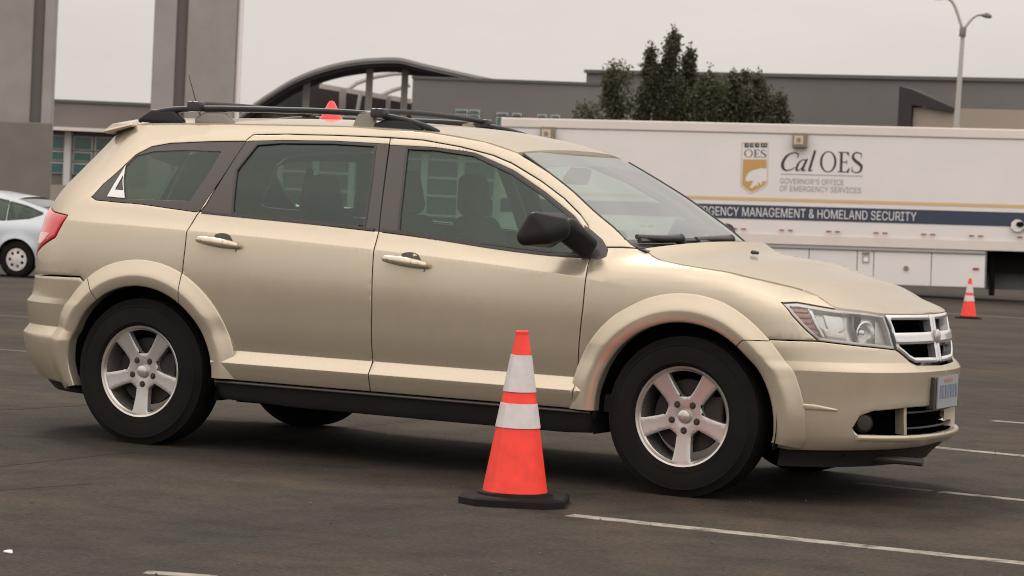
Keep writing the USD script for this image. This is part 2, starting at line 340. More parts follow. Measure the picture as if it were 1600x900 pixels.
for k, (a, b, w, label, mat) in enumerate([
    ((-.055, -1.92), (9.5, -2.12), .095, 'white painted stall line in the foreground, starting right of the near traffic cone', 'line'),
    ((.40, .405), (.785, .366), .075, 'short worn white line piece in the shadow under the front bumper', 'worn_line'),
    ((.83, .362), (9.0, -.42), .085, 'thin worn white line running right from under the front bumper', 'line'),
    ((-.011, 2.756), (8.5, 1.75), .10, 'white painted stall line seen just right of the front bumper corner', 'line'),
    ((-.36, 5.47), (8.0, 4.2), .10, 'short white line at the right frame edge beyond the front bumper', 'line'),
    ((-11.67, 38.43), (-8.6, 38.05), .09, 'faint pale line on the asphalt at the foot of the far traffic cone', 'line'),
    ((-14.0, 5.95), (-7.3, 5.2), .10, 'pale line at the left frame edge behind the rear bumper, the nearer of two', 'worn_line'),
    ((-18.0, 11.35), (-11.5, 11.3), .10, 'pale line at the left frame edge behind the rear bumper, the farther of two', 'worn_line'),
    ((-.40, -4.53), (-.17, -4.46), .07, 'small stub of white paint at the bottom frame edge left of the near cone', 'line'),
    ((-2.72, -2.35), (-2.68, 3.2), .085, 'faded tan line crossing beneath the car ahead of its rear wheels', 'faded_line'),
    ((-2.20, -3.1), (-2.07, -2.5), .10, 'faded tan patch of line in the left foreground below the rear wheel', 'faded_line'),
    ((-4.50, -.1), (-4.36, .9), .09, 'faded tan line on the asphalt left of the rear wheel', 'faded_line')]):
    obj('parking_line', stripe(a, b, w, seed=k), M[mat], label=label, cat='painted line', kind='structure')
_rs = np.random.RandomState(4)
lit = hull_of([((-1.01, -4.48, .004), .004), ((-.985, -4.475, .007), .005), ((-.972, -4.49, .004), .003), ((-1.0, -4.465, .006), .004)], 8)
obj('litter_scrap', lit, M['decal'], label='small white scrap of litter on the asphalt at the lower left', cat='litter')
_V, _F = [], []
for k in range(260):
    D, R_ = 8.5 + 30 * _rs.uniform(0, 1) ** 2.2, _rs.uniform(-1, 1); q = np.array([CAM[0], CAM[1], 0]) + D * FH + R_ * D * .2 * RH; r = _rs.uniform(.003, .0065)
    o = trimesh.creation.icosahedron().vertices * r * _rs.uniform(.6, 1.2, 3) + [q[0], q[1], zg(q[0], q[1]) + r * .4]; _F.append(trimesh.creation.icosahedron().faces + 12 * k); _V.append(o)
obj('gravel', trimesh.Trimesh(np.vstack(_V), np.vstack(_F), process=False), M['gravel'], label='loose grit and small stones strewn over the asphalt', cat='gravel', kind='stuff')
obj('dry_leaf', hull_of([((1.60, 2.56, .012), .012), ((1.67, 2.55, .02), .014), ((1.64, 2.60, .016), .008)], 8), M['amber'],
    label='small orange-brown leaf lying on the white line right of the bumper', cat='leaf')

# ------------------------------------------------------------------ far buildings
def part(t, name, mesh, mat, smooth=False, **k): return obj(name, mesh, M[mat], t, smooth, **k)
# the long wall at the right
b = thing('long_grey_building', 'long flat-roofed grey building behind the trees and the white trailer', 'building', (-31.89, 92.554, -.51), (0, 0, -3.07))
part(b, 'wall', bx(-11.66, 45, 0, 30, 0, 7.32), 'wall_grey')
part(b, 'coping', bx(-11.74, 45.1, -.10, 30, 7.32, 7.46), 'coping')
part(b, 'canopy_side', extrude(Polygon([(3.50, 0), (3.50, 6.92), (4.05, 6.80), (4.05, 0)]), 1.2, (0, -2.5, 0)), 'awning')
part(b, 'sloping_canopy', extrude(Polygon([(4.05, 6.80), (5.75, 6.14), (5.75, 5.98), (4.05, 6.2)]), 1.2, (0, -2.5, 0)), 'awning')
part(b, 'lower_wing', bx(4.06, 45, -2.3, -.02, 0, 6.12), 'tan')
# the lower grey wall in the middle, with its small windows
b = thing('low_grey_building', 'low grey block with small teal windows between the arched canopy and the trees', 'building', (-34.34, 66.90, -.51), (0, 0, 13.93))
def lo(h): return .88 * (h - 1.804) + 1.804
part(b, 'wall', bx(-3.17, 3.1, 0, 12, 0, lo(6.10)), 'wall_grey_pale')
part(b, 'coping', bx(-3.20, 3.1, -.04, 12, lo(6.10), lo(6.20)), 'coping')
for x0, x1, z0, z1 in [(-1.90, -1.44, 4.38, 4.86), (-1.38, -.98, 4.38, 4.86), (-1.90, -1.44, 4.90, 5.02), (-1.38, -.98, 4.90, 5.02), (-.34, .05, 4.10, 4.80), (-.34, .08, 4.86, 4.96), (.26, .60, 4.86, 4.96), (1.20, 1.55, 4.84, 4.95), (1.72, 2.05, 4.84, 4.95)]:
    x0, x1, z0, z1 = x0 * .88, x1 * .88, lo(z0), lo(z1)
    w = part(b, 'window', bx(x0, x1, -.05, -.004, z0, z1), 'frame_white')
    obj('pane', bx(x0 + .025, x1 - .025, -.07, -.052, z0 + .02, z1 - .02), M['teal_glass'], w)
# a glazed lobby below the canopy, seen through the car's windows
b = thing('glazed_lobby', 'teal glazed lobby with white mullions, seen through the side windows of the tan car', 'building', (-36.05, 60.3, -.51), (0, 0, 17.93))
part(b, 'back_wall', bx(-4.8, 5.5, 1.2, 1.4, 0, 3.15), 'wall_grey')
part(b, 'roof', bx(-4.9, 5.6, -.3, 1.5, 3.15, 3.32), 'vault')
part(b, 'base_wall', bx(-4.8, 5.5, 0, .3, 0, .55), 'tan')
for k in range(9):
    part(b, 'mullion', bx(-4.8 + k * 1.13, -4.60 + k * 1.13, -.06, .10, .55, 3.15), 'frame_white')
for z in (1.15, 1.75, 2.3, 2.85):
    part(b, 'transom', bx(-4.8, 4.4, -.02, .08, z, z + .07), 'frame_white')
for k in range(8):
    part(b, 'glazing', bx(-4.59 + k * 1.13, -3.68 + k * 1.13, .10, .14, .55, 3.15), 'teal_glass')
# the left building
b = thing('left_building', 'warm grey building with a pale eave and teal windows behind the two concrete pillars', 'building', (-49.174, 67.472, -.51), (0, 0, 17.93))
part(b, 'wall', bx(-16, 4.6, 0, 9, 0, 4.46), 'wall_left')
part(b, 'coping', bx(-16, 4.65, -.05, 9, 4.46, 4.56), 'coping')
part(b, 'eave', bx(-3.35, .9, -.75, -.003, 3.46, 3.58), 'eave')
part(b, 'pilaster', bx(-2.40, -2.16, -.25, -.003, .0, 3.45), 'frame_white')
part(b, 'brick_base', bx(-3.0, 1.2, -.3, -.003, 0, 1.55), 'tan')
for x0, x1 in ((-3.02, -2.42), (-2.14, -1.42), (-1.36, -.7)):
    for z0, z1 in ((1.95, 2.35), (2.4, 2.75), (2.8, 3.3)):
        w = part(b, 'window', bx(x0, x1, -.06, -.004, z0, z1), 'frame_white')
        obj('pane', bx(x0 + .06, x1 - .06, -.085, -.062, z0 + .04, z1 - .04), M['teal_glass'], w)
# the arched canopy
b = thing('arched_canopy', 'curved canopy roof on slim columns rising left of the low grey block', 'canopy', (-39.639, 68.772, -.51), (0, 0, 28.93))
def dp(x, h, d): return x * (92 + d) / 92, 1.804 + (h - 1.804) * (92 + d) / 92
_top = np.array([(-5.5, 3.80), (-4.673, 4.592), (-4.149, 4.986), (-3.306, 5.548), (-2.456, 5.937), (-1.599, 6.196), (-.736, 6.347), (.131, 6.412), (1.008, 6.259), (1.887, 6.107), (2.767, 5.954), (3.70, 5.81)])
_tx = np.linspace(-5.5, 3.70, 48); _ty = PCH(_top[:, 0], _top[:, 1])(_tx)
lip = Polygon(np.vstack([np.stack([_tx, _ty], -1), np.stack([_tx, _ty - .10], -1)[::-1]]))
lip2 = Polygon(np.vstack([np.stack([_tx, _ty - .105], -1), np.stack([_tx, _ty - .19], -1)[::-1]]))
slab = Polygon(np.vstack([np.stack([_tx, _ty - .04], -1), np.stack([_tx, _ty - np.interp(_tx, [-4, 1.5, 3.7], [.34, .28, .06])], -1)[::-1]]))
part(b, 'roof_edge', extrude(lip, .14, (0, -.14, 0)), 'vault')
part(b, 'roof_trim', extrude(lip2, .10, (0, -.10, 0)), 'steel_grey')
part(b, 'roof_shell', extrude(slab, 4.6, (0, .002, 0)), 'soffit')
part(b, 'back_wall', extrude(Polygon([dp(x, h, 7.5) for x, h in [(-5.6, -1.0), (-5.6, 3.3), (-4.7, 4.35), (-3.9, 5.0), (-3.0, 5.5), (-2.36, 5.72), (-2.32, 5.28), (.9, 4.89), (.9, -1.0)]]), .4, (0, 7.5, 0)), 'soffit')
part(b, 'back_beam', extrude(LineString([dp(-2.42, 5.33, 6.5), dp(.72, 4.95, 6.5)]).buffer(.085, cap_style='flat'), .2, (0, 6.5, 0)), 'column')
for pts in ([(-1.50, 5.20), (-1.15, 5.48), (-.55, 5.72), (.1, 5.86), (.7, 5.90)], [(-.30, 5.10), (.05, 5.28), (.65, 5.50)]):
    part(b, 'rear_rib', tube([(dp(x, h, 7)[0], 7, dp(x, h, 7)[1]) for x, h in pts], .085, 6), 'column')
for x, d, top, w in [(-2.87, 1.2, 5.42, .12), (-.75, 1.2, 6.08, .12), (.45, 1.2, 6.08, .115), (-1.62, 5.6, 5.25, .12), (-.06, 5.6, 5.05, .085)]:
    xx, hh = dp(x, top, d); part(b, 'column', bx(xx - w, xx + w, d - w, d + w, 0, hh), 'column')
part(b, 'brace', tube([(-1.36, 6.2, 3.4), (-1.08, 6.2, 5.35)], .08, 6), 'column')
# the two concrete pillars
HP = (-38.987, 55.746, -.51)
def pillar(label, x0, x1, gx, sgn, pipe):
    t = thing('concrete_pillar', label, 'pillar', HP, (0, 0, 33.93), 'pair of tall concrete pillars')
    main = sorted((gx + sgn * .16, x1 if sgn > 0 else x0)); fl = sorted((x0 if sgn > 0 else x1, gx - sgn * .16))
    part(t, 'shaft', bx(main[0], main[1], 0, 2.4, 0, 16, .05), 'concrete')
    part(t, 'flange', bx(fl[0], fl[1], .05, 2.3, 0, 16, .04), 'concrete_edge')
    part(t, 'groove', bx(gx - .165, gx + .165, .16, 2.1, 0, 15.9), 'groove')
    if pipe: 
        part(t, 'downpipe', tube([(x1 + .10, .2, 0), (x1 + .10, .2, 15.5)], .085, 12), 'pale_pipe', True)
        part(t, 'pipe_backing', bx(x1 + .003, x1 + .20, .45, 1.6, 0, 15.6), 'concrete_edge')
    return t
pillar('tall concrete pillar with a pale downpipe, right of the strip of sky', -1.39, 1.03, -.574, 1, True)
pillar('tall concrete pillar cut off by the left frame edge', -6.7, -4.27, -4.737, -1, False)
obj('brown_block', bx(-3.6, -.0, 0, 1.4, 0, 3.35, .03), M['block'], label='plain brown-grey masonry block in front of the left pillar', cat='block')
_xf = UsdGeom.Xformable(stage.GetPrimAtPath('/World/brown_block')); _a = math.radians(33.93)
_xf.AddTranslateOp().Set(Gf.Vec3d(HP[0] - 4.20 * math.cos(_a) + 1.7 * math.sin(_a), HP[1] - 4.20 * math.sin(_a) - 1.7 * math.cos(_a), -.51)); _xf.AddRotateZOp().Set(33.93)

# ------------------------------------------------------------------ double-armed lamp post
t = thing('street_lamp', 'slim double-armed lamp post rising behind the trailer at the right', 'street lamp', (-22.877, 80.258, -.51), (0, 0, 25.93))
_L = [(-.36, 0, 0), (-.36, 0, 5.19), (-.30, 0, 8.3)]
part(t, 'post', tube(_L, [.13, .10, .075], 12), 'pole', True)
part(t, 'collar', tube([(-.315, 0, 8.22), (-.30, 0, 8.55)], .12, 12), 'steel_grey', True)
part(t, 'arm', tube([(-.31, 0, 8.45), (-.40, 0, 8.70), (-.506, 0, 8.98), (-.62, 0, 9.25), (-.74, 0, 9.44), (-.88, 0, 9.53), (-1.02, 0, 9.55)], .055, 8), 'pole', True)
part(t, 'arm', tube([(-.29, 0, 8.45), (-.20, 0, 8.60), (-.09, 0, 8.76), (.03, 0, 8.90), (.15, 0, 8.99), (.28, 0, 9.02), (.40, 0, 9.0)], .05, 8), 'pole', True)
part(t, 'lamp_head', hull_of([((-.98, 0, 9.54), .06), ((-1.35, 0, 9.53), .07), ((-1.2, 0, 9.56), .10)]), 'steel_grey', True)
part(t, 'lamp_head', hull_of([((.36, 0, 9.0), .06), ((.62, 0, 8.97), .07), ((.5, 0, 9.0), .10)]), 'steel_grey', True)

# ------------------------------------------------------------------ trees
def leaf_cloud(pts, size, rs):
    n = len(pts); a = rs.normal(size=(n, 3)); a /= np.linalg.norm(a, axis=1, keepdims=True)
    b = np.cross(a, rs.normal(size=(n, 3))); b /= np.linalg.norm(b, axis=1, keepdims=True)
    s = size * rs.uniform(.5, 1.3, (n, 1)); a = a * s; b = b * s * .55
    V = np.stack([pts - a, pts + b * .9, pts + a, pts - b], 1).reshape(-1, 3)
    F = (np.arange(n) * 4)[:, None] + np.array([0, 1, 2, 3])
    return V, F
def tree(label, x, h, r, seed, mat, base=.2, lean=0., y=0., blobs=None, dens=1.0, power=.85, wide=1.0):
    """Trunk, and a crown of many small leaf clumps gathered on upswept boughs; h top, r greatest radius."""
    rs = np.random.RandomState(seed)
    p = np.array([-26.209, 61.959, -.51]) + np.array([RH[0] * x, RH[1] * x, 0]) + y * np.array([FH[0], FH[1], 0])
    t = thing('tree', label, 'tree', p, (0, 0, 25.93), 'row of dark trees behind the trailer')
    part(t, 'trunk', tube([(0, 0, 0), (.05, 0, h * .4), (lean * .8, 0, h * .85)], [.16, .11, .03], 8), 'bark', True)
    pts = []; limbs = []
    nb = int(34 * dens + h * 7)
    for k in range(nb):
        f = base + (1 - base) * rs.uniform(0, 1) ** .9
        rr = wide * r * (max(1 - f, .02) ** power) * rs.uniform(.5, 1.2) + .06
        a = rs.uniform(0, 2 * np.pi); z0 = f * h * .93
        o = np.array([lean * f, 0, z0]); tip = o + np.array([np.cos(a) * rr, np.sin(a) * rr, rr * rs.uniform(.25, .9)])
        limbs.append(tube([o, (o + tip) / 2 + [0, 0, .03], tip], [.03, .02, .008], 4))
        m = int(rs.randint(120, 210) * dens)
        u = rs.uniform(.25, 1.08, (m, 1)) ** .8
        pts.append(o + (tip - o) * u + rs.normal(size=(m, 3)) * [.11, .11, .13] * (.7 + .5 * min(rr, 1.2)))
    top = rs.normal(size=(50, 3)) * [.04, .04, .16] + [lean, 0, h * .945]; pts.append(top)
    if blobs:
        for bx_, bz, br, n in blobs:
            n = int(n * 1.7); q = rs.normal(size=(n, 3)); q *= (br * rs.uniform(.3, 1, (n, 1)) / np.linalg.norm(q, axis=1, keepdims=True)); pts.append(q + [bx_, 0, bz])
    P_ = np.vstack(pts); P_ = P_[P_[:, 2] > .2]
    part(t, 'crown', leaf_cloud(P_, .054, rs), mat)
    part(t, 'limbs', trimesh.util.concatenate(limbs), 'bark')
tree('bushy dark tree standing alone left of the others, above the trailer roof', -2.02, 6.0, .85, 11, 'leaf_olive', base=.35, blobs=[(.15, 5.55, .55, 520), (-.75, 4.45, .42, 300), (.45, 4.75, .5, 350), (0, 4.2, .6, 300)])
tree('slender dark tree just left of the tallest one', -.95, 6.75, .55, 12, 'leaf_dark', lean=.05, base=.3, power=.6)
tree('tallest tree of the row, with sky showing through its crown', -.36, 7.3, .72, 13, 'leaf_dark', lean=.08, base=.32, power=.62, dens=.85)
tree('narrow pointed tree just right of the tallest one', .25, 6.75, .55, 14, 'leaf_dark', base=.25, y=.6, power=.75)
tree('dense rounded tree in the middle of the row, right of the pointed one', .85, 6.05, 1.05, 15, 'leaf_olive', base=.22, blobs=[(-.35, 4.9, .55, 700), (.15, 5.25, .6, 900), (.3, 4.6, .8, 1100), (-.2, 4.2, .9, 900)])
tree('dense tree right of the middle of the row, its top split in two', 1.60, 6.10, 1.05, 16, 'leaf_dark', base=.22, y=.4, blobs=[(.0, 5.2, .65, 900), (.1, 4.5, .8, 1100), (.35, 5.75, .25, 220), (.1, 3.9, .9, 700)])
tree('dark tree second from the right end of the row', 2.30, 6.05, 1.0, 17, 'leaf_dark', base=.22, blobs=[(.0, 5.05, .62, 800), (.15, 4.4, .75, 900)])
tree('lowest dark tree at the right end of the row', 3.0, 5.45, .75, 18, 'leaf_dark', base=.22, y=.3, blobs=[(-.15, 4.65, .5, 600), (.0, 4.1, .6, 500)])

# ------------------------------------------------------------------ the white trailer
def lettering(s, t0, t1, h0, hgt, mat, bold=False, slant=0.):
    m = meshkit.text_mesh(s, hgt, .004, bold); v = m.vertices
    k = (t1 - t0) / (v[:, 0].max() - v[:, 0].min())
    x = t0 + (v[:, 0] - v[:, 0].min()) * k
    m.vertices = np.stack([x + slant * v[:, 1], -v[:, 2], v[:, 1] + h0], -1); return m
def stroke(pts, w):
    """A pen stroke along pts with the pen's width w at each point."""
    pts = np.asarray(pts, float); n = len(pts); w = np.broadcast_to(w, (n,))
    s = np.linspace(0, 1, n); ss = np.linspace(0, 1, (n - 1) * 7 + 1)
    px, py, pw = PCH(s, pts[:, 0])(ss), PCH(s, pts[:, 1])(ss), PCH(s, w)(ss)
    c = [Point(a, b).buffer(max(r / 2, .004), 8) for a, b, r in zip(px, py, pw)]
    return shapely.union_all([shapely.union_all([c[i], c[i + 1]]).convex_hull for i in range(len(c) - 1)])
def ell(cx, cy, rx, ry): return affinity.scale(Point(cx, cy).buffer(1, 32), rx, ry)
def serif_O(): return ell(.42, .5, .42, .52).difference(ell(.42, .5, .305, .475))
def serif_E():
    return shapely.union_all([sbox(.10, 0, .23, 1), sbox(0, 0, .56, .045), sbox(0, .955, .54, 1), sbox(.2, .48, .44, .53),
        Polygon([(.56, 0), (.60, .22), (.565, .22), (.42, .03)]), Polygon([(.54, 1), (.56, .80), (.53, .80), (.40, .97)]), sbox(.425, .38, .455, .63)])
def serif_S():
    return shapely.union_all([stroke([(.52, .86), (.42, .965), (.27, .985), (.12, .90), (.09, .74), (.22, .58), (.40, .45), (.54, .29), (.50, .11), (.33, .01), (.16, .03), (.05, .15)],
        [.04, .05, .06, .09, .13, .15, .16, .13, .10, .06, .05, .04]), sbox(.50, .72, .53, .97), sbox(.04, .03, .07, .28)])
def italic(g): return affinity.affine_transform(g, [1, .22, 0, 1, 0, 0])
def word_cal():
    C = italic(shapely.union_all([stroke([(.66, .80), (.62, .93), (.48, 1.0), (.28, .93), (.12, .70), (.08, .42), (.16, .15), (.34, .02), (.52, .06), (.66, .20)], [.05, .05, .06, .09, .13, .14, .12, .08, .06, .04]), sbox(.645, .72, .675, .97)]))
    a = italic(affinity.translate(shapely.union_all([stroke([(.36, .55), (.27, .63), (.15, .56), (.07, .36), (.06, .14), (.13, .02), (.24, .10), (.36, .38)], [.06, .05, .07, .10, .11, .07, .05, .05]), stroke([(.40, .64), (.36, .38), (.34, .12), (.38, .02), (.47, .08)], [.09, .11, .11, .08, .04])]), .70, 0))
    l = italic(affinity.translate(stroke([(.06, 1.12), (.12, 1.10), (.12, .60), (.12, .12), (.16, .02), (.25, .08)], [.03, .10, .11, .11, .08, .04]), 1.22, 0))
    return shapely.union_all([C, a, l])
def word_oes(): return shapely.union_all([serif_O(), affinity.translate(serif_E(), .92, 0), affinity.translate(serif_S(), 1.58, 0)])
def fit(g, t0, t1, h0, h1):
    a = g.bounds; return affinity.affine_transform(g, [(t1 - t0) / (a[2] - a[0]), 0, 0, (h1 - h0) / (a[3] - a[1]), t0 - a[0] * (t1 - t0) / (a[2] - a[0]), h0 - a[1] * (h1 - h0) / (a[3] - a[1])])

tr = thing('office_trailer', 'long white mobile command trailer with gold and navy stripes and lettering', 'trailer', (-17.308, 46.272, -.51), (0, -1.031, 15.93))
X0, X1 = -6.28, 9.6
part(tr, 'body', bx(X0, X1, 0, 2.55, 1.04, 3.57, .02), 'trailer')
part(tr, 'roof_cap', bx(X0 - .02, X1 + .02, -.025, 2.575, 3.572, 3.80, .03), 'trailer_cap')
part(tr, 'lower_rail', bx(X0, X1, -.045, -.003, 1.045, 1.27, .012), 'trailer_cap')
part(tr, 'rub_rail', bx(X0, 4.93, -.06, .3, .958, 1.03, .012), 'ink_grey')
part(tr, 'underframe', bx(X0 + .3, X1 - .3, .45, 2.1, .55, 1.03), 'dark')
for x0, x1 in ((-6.2, -4.6), (-4.585, -2.9), (-2.885, -1.3), (-1.285, .95), (.965, 2.045), (2.06, 2.42), (2.435, 3.72), (3.735, 4.93)):
    d = part(tr, 'skirt_door', bx(x0, x1, -.03, .02, .20, .95, .012), 'trailer')
    if x0 == 2.06:
        obj('vent', bx(2.16, 2.33, -.05, -.032, .865, .925, .008), M['lamp_box'], d); obj('notice', bx(2.17, 2.33, -.042, -.031, .68, .84), M['ink_grey'], d)
        obj('notice_face', bx(2.20, 2.30, -.047, -.043, .71, .81), M['decal'], d)
    if x0 == 2.435: obj('lock', lathe([(0, .03), (.05, .03), (.058, .02), (.058, 0), (0, 0)], 16, 'y').apply_translation((3.163, -.031, .588)), M['lamp_box'], d)
    if x0 == 3.735: obj('latch', bx(4.66, 4.80, -.05, -.031, .60, .65, .008), M['marker_red'], d)
part(tr, 'wheel_well', cat(bx(4.96, 9.0, .9, .95, .15, 1.03), bx(4.94, 4.965, -.02, .9, .20, 1.03)), 'steel_grey')
for x in (6.9, 8.0):
    w = part(tr, 'wheel', lathe([(.30, 0), (.50, .02), (.52, .06), (.52, .24), (.50, .28), (.30, .30), (.30, 0)], 40, 'y').apply_translation((x, .5, .50)), 'tyre', 40)
    obj('rim', lathe([(0, .22), (.12, .24), (.2, .2), (.30, .27), (.31, .25), (.31, .1), (0, .1)], 32, 'y').apply_translation((x, .5, .5)), M['hub_cap'], w, 40)
part(tr, 'landing_leg', bx(5.03, 5.16, .35, .48, .02, 1.0, .01), 'dark'); part(tr, 'landing_leg', bx(-5.3, -5.17, .35, .48, -.05, 1.0, .01), 'dark')
part(tr, 'gold_stripe', bx(X0 + .02, X1 - .02, -.006, -.002, 2.03, 2.10), 'gold')
part(tr, 'navy_stripe', bx(X0 + .02, X1 - .02, -.006, -.002, 1.605, 1.925), 'navy')
part(tr, 'stripe_lettering', lettering('EMERGENCY MANAGEMENT & HOMELAND SECURITY', -1.93, 3.355, 1.665, .20, 'letter_white').apply_translation((0, -.006, 0)), 'letter_white')
part(tr, 'wordmark', cat(extrude(fit(word_cal(), .245, 1.04, 2.725, 3.215), .004, (0, -.005, 0)), extrude(fit(word_oes(), 1.135, 2.11, 2.72, 3.205), .004, (0, -.005, 0))), 'ink')
part(tr, 'wordmark_rule', bx(.245, 2.11, -.005, -.001, 2.648, 2.664), 'ink_grey')
part(tr, 'office_lettering', cat(lettering("GOVERNOR'S OFFICE", .24, 1.69, 2.435, .125, ''), lettering('OF EMERGENCY SERVICES', .235, 2.09, 2.265, .125, '')).apply_translation((0, -.001, 0)), 'ink_grey')
def em(zx, zy):                                     # emblem drawing units to metres on the trailer side
    return (-.627 + (1140 + zx / 6.957 - 1162) / 67.9, 2.21 + (301 - 210 - zy / 6.957) / 68.2 + (zx / 6.957 - 40) * .0285 / 68)
shield = Polygon([em(*q) for q in [(140, 90), (420, 90), (422, 545), (385, 580), (320, 612), (240, 642), (190, 600), (140, 560)]])
field = Polygon([em(*q) for q in [(155, 270), (408, 272), (410, 530), (380, 560), (310, 600), (250, 622), (200, 590), (152, 545)]])
bear = Polygon([em(*q) for q in [(300, 380), (350, 362), (412, 372), (411, 480), (400, 512), (378, 500), (362, 520), (372, 545), (352, 540), (330, 512), (318, 540), (330, 560), (300, 545), (285, 560), (262, 580), (235, 575), (255, 545), (275, 505), (245, 498), (215, 507), (188, 500), (190, 470), (205, 432), (240, 398), (270, 385)]]).buffer(.006)
e = part(tr, 'emblem', extrude(field.difference(bear), .004, (0, -.005, 0)), 'emblem_gold')
obj('outline', extrude(shield.buffer(.012).difference(shield.buffer(-.004)), .003, (0, -.004, 0)), M['emblem_line'], e)
obj('letters', extrude(fit(word_oes(), em(165, 0)[0], em(405, 0)[0], em(285, 250)[1], em(285, 163)[1]), .004, (0, -.005, 0)), M['ink'], e)
_row = [sbox(em(x0, 0)[0], em(x0, 140)[1], em(x1, 0)[0], em(x0, 95)[1]) for x0, x1 in ((165, 212), (222, 262), (275, 325), (340, 410))]
_cut = [sbox(em(x, 0)[0], em(x, 122)[1], em(x + 14, 0)[0], em(x, 108)[1]) for x in (186, 238, 300, 355, 384)]
obj('crest', extrude(shapely.union_all(_row).difference(shapely.union_all(_cut)), .004, (0, -.005, 0)), M['ink'], e)
for x0, z0 in ((-5.345, 3.27), (.50, 3.265), (7.0, 3.26)):
    l = part(tr, 'scene_lamp', bx(x0, x0 + .345, -.16, -.002, z0, z0 + .34, .02), 'lamp_box')
    obj('lamp_glass', bx(x0 + .04, x0 + .25, -.172, -.150, z0 + .07, z0 + .27, .008), M['lamp_glass'], l)
    obj('bulb', bx(x0 + .10, x0 + .19, -.178, -.171, z0 + .12, z0 + .22), M['lamp_box'], l)
for x in np.arange(-5.3, 8.5, 1.074):
    for dx in (0, .20):
        c = x + 1.074 - .83 + dx
        part(tr, 'marker_lamp', hull_of([((c - .045, -.055, 1.37 + .000), .018), ((c + .045, -.055, 1.37), .018)], 8), 'marker_red')
# a white round-topped fixture standing on the navy stripe
part(tr, 'fixture', extrude(shapely.union_all([Point(5.62, 1.63).buffer(.14, 12), sbox(5.48, 1.56, 5.95, 1.70)]), .06, (0, -.067, 0)), 'trailer')
part(tr, 'fixture_socket', extrude(ell(5.68, 1.66, .09, .06), .02, (0, -.088, 0)), 'dark')

# ------------------------------------------------------------------ traffic cones
def cone_radius(z): return .026 + (.142 - .026) * (1 - np.clip((z - .03) / .70, 0, 1))
CONE = 1.0
def big(m):
    m = m.copy(); m.vertices *= CONE; return m
def cone(label, loc, rz=0, h=.735):
    t = thing('traffic_cone', label, 'traffic cone', loc, (0, 0, rz), 'orange traffic cones with white collars')
    k = h / .735
    oc = shapely.geometry.polygon.orient(sbox(-.225, -.225, .225, .225).intersection(affinity.rotate(sbox(-.262, -.262, .262, .262), 45)).buffer(-.02).buffer(.02))
    base = m3.CrossSection([np.array(oc.exterior.coords)[:-1]]).extrude(.028)
    top = m3.CrossSection([np.array(shapely.geometry.polygon.orient(oc.buffer(-.012)).exterior.coords)[:-1]]).extrude(.008).translate((0, 0, .028))
    part(t, 'base', big(cat(m3.Manifold.batch_hull([base, top]), lathe([(.165, .03), (.16, .046), (.146, .05), (.135, .05), (.135, .03)], 40))), 'cone_base', 35)
    zs = [.045, .2, .4, .6, .705]
    pr = [(cone_radius(z), z) for z in zs] + [(.0275, .716), (.0285, .722), (.0285, .731), (.025, .735), (.015, .735), (.014, .70), (0, .69)]
    part(t, 'body', big(lathe([(r, z) for r, z in pr], 56)), 'cone_orange', 35)
    for z0, z1 in ((.475, .632), (.323, .427)):
        part(t, 'collar', big(lathe([(cone_radius(z0) + .001, z0), (cone_radius(z0) + .0035, z0 + .001), (cone_radius(z1) + .0035, z1 - .001), (cone_radius(z1) + .001, z1)], 56)), 'collar', 40)
    return t
c0 = cone('traffic cone standing in the foreground by the middle of the tan car', (-.425, -1.679, .0), 20)
copy_of(c0, 'small far traffic cone standing in front of the white trailer', (-9.453, 35.82, -.501), (0, 0, 10))
copy_of(c0, 'traffic cone at the left frame edge beside the silver hatchback, almost cut off', (-24.15, 25.92, -.455), (0, 0, 40))

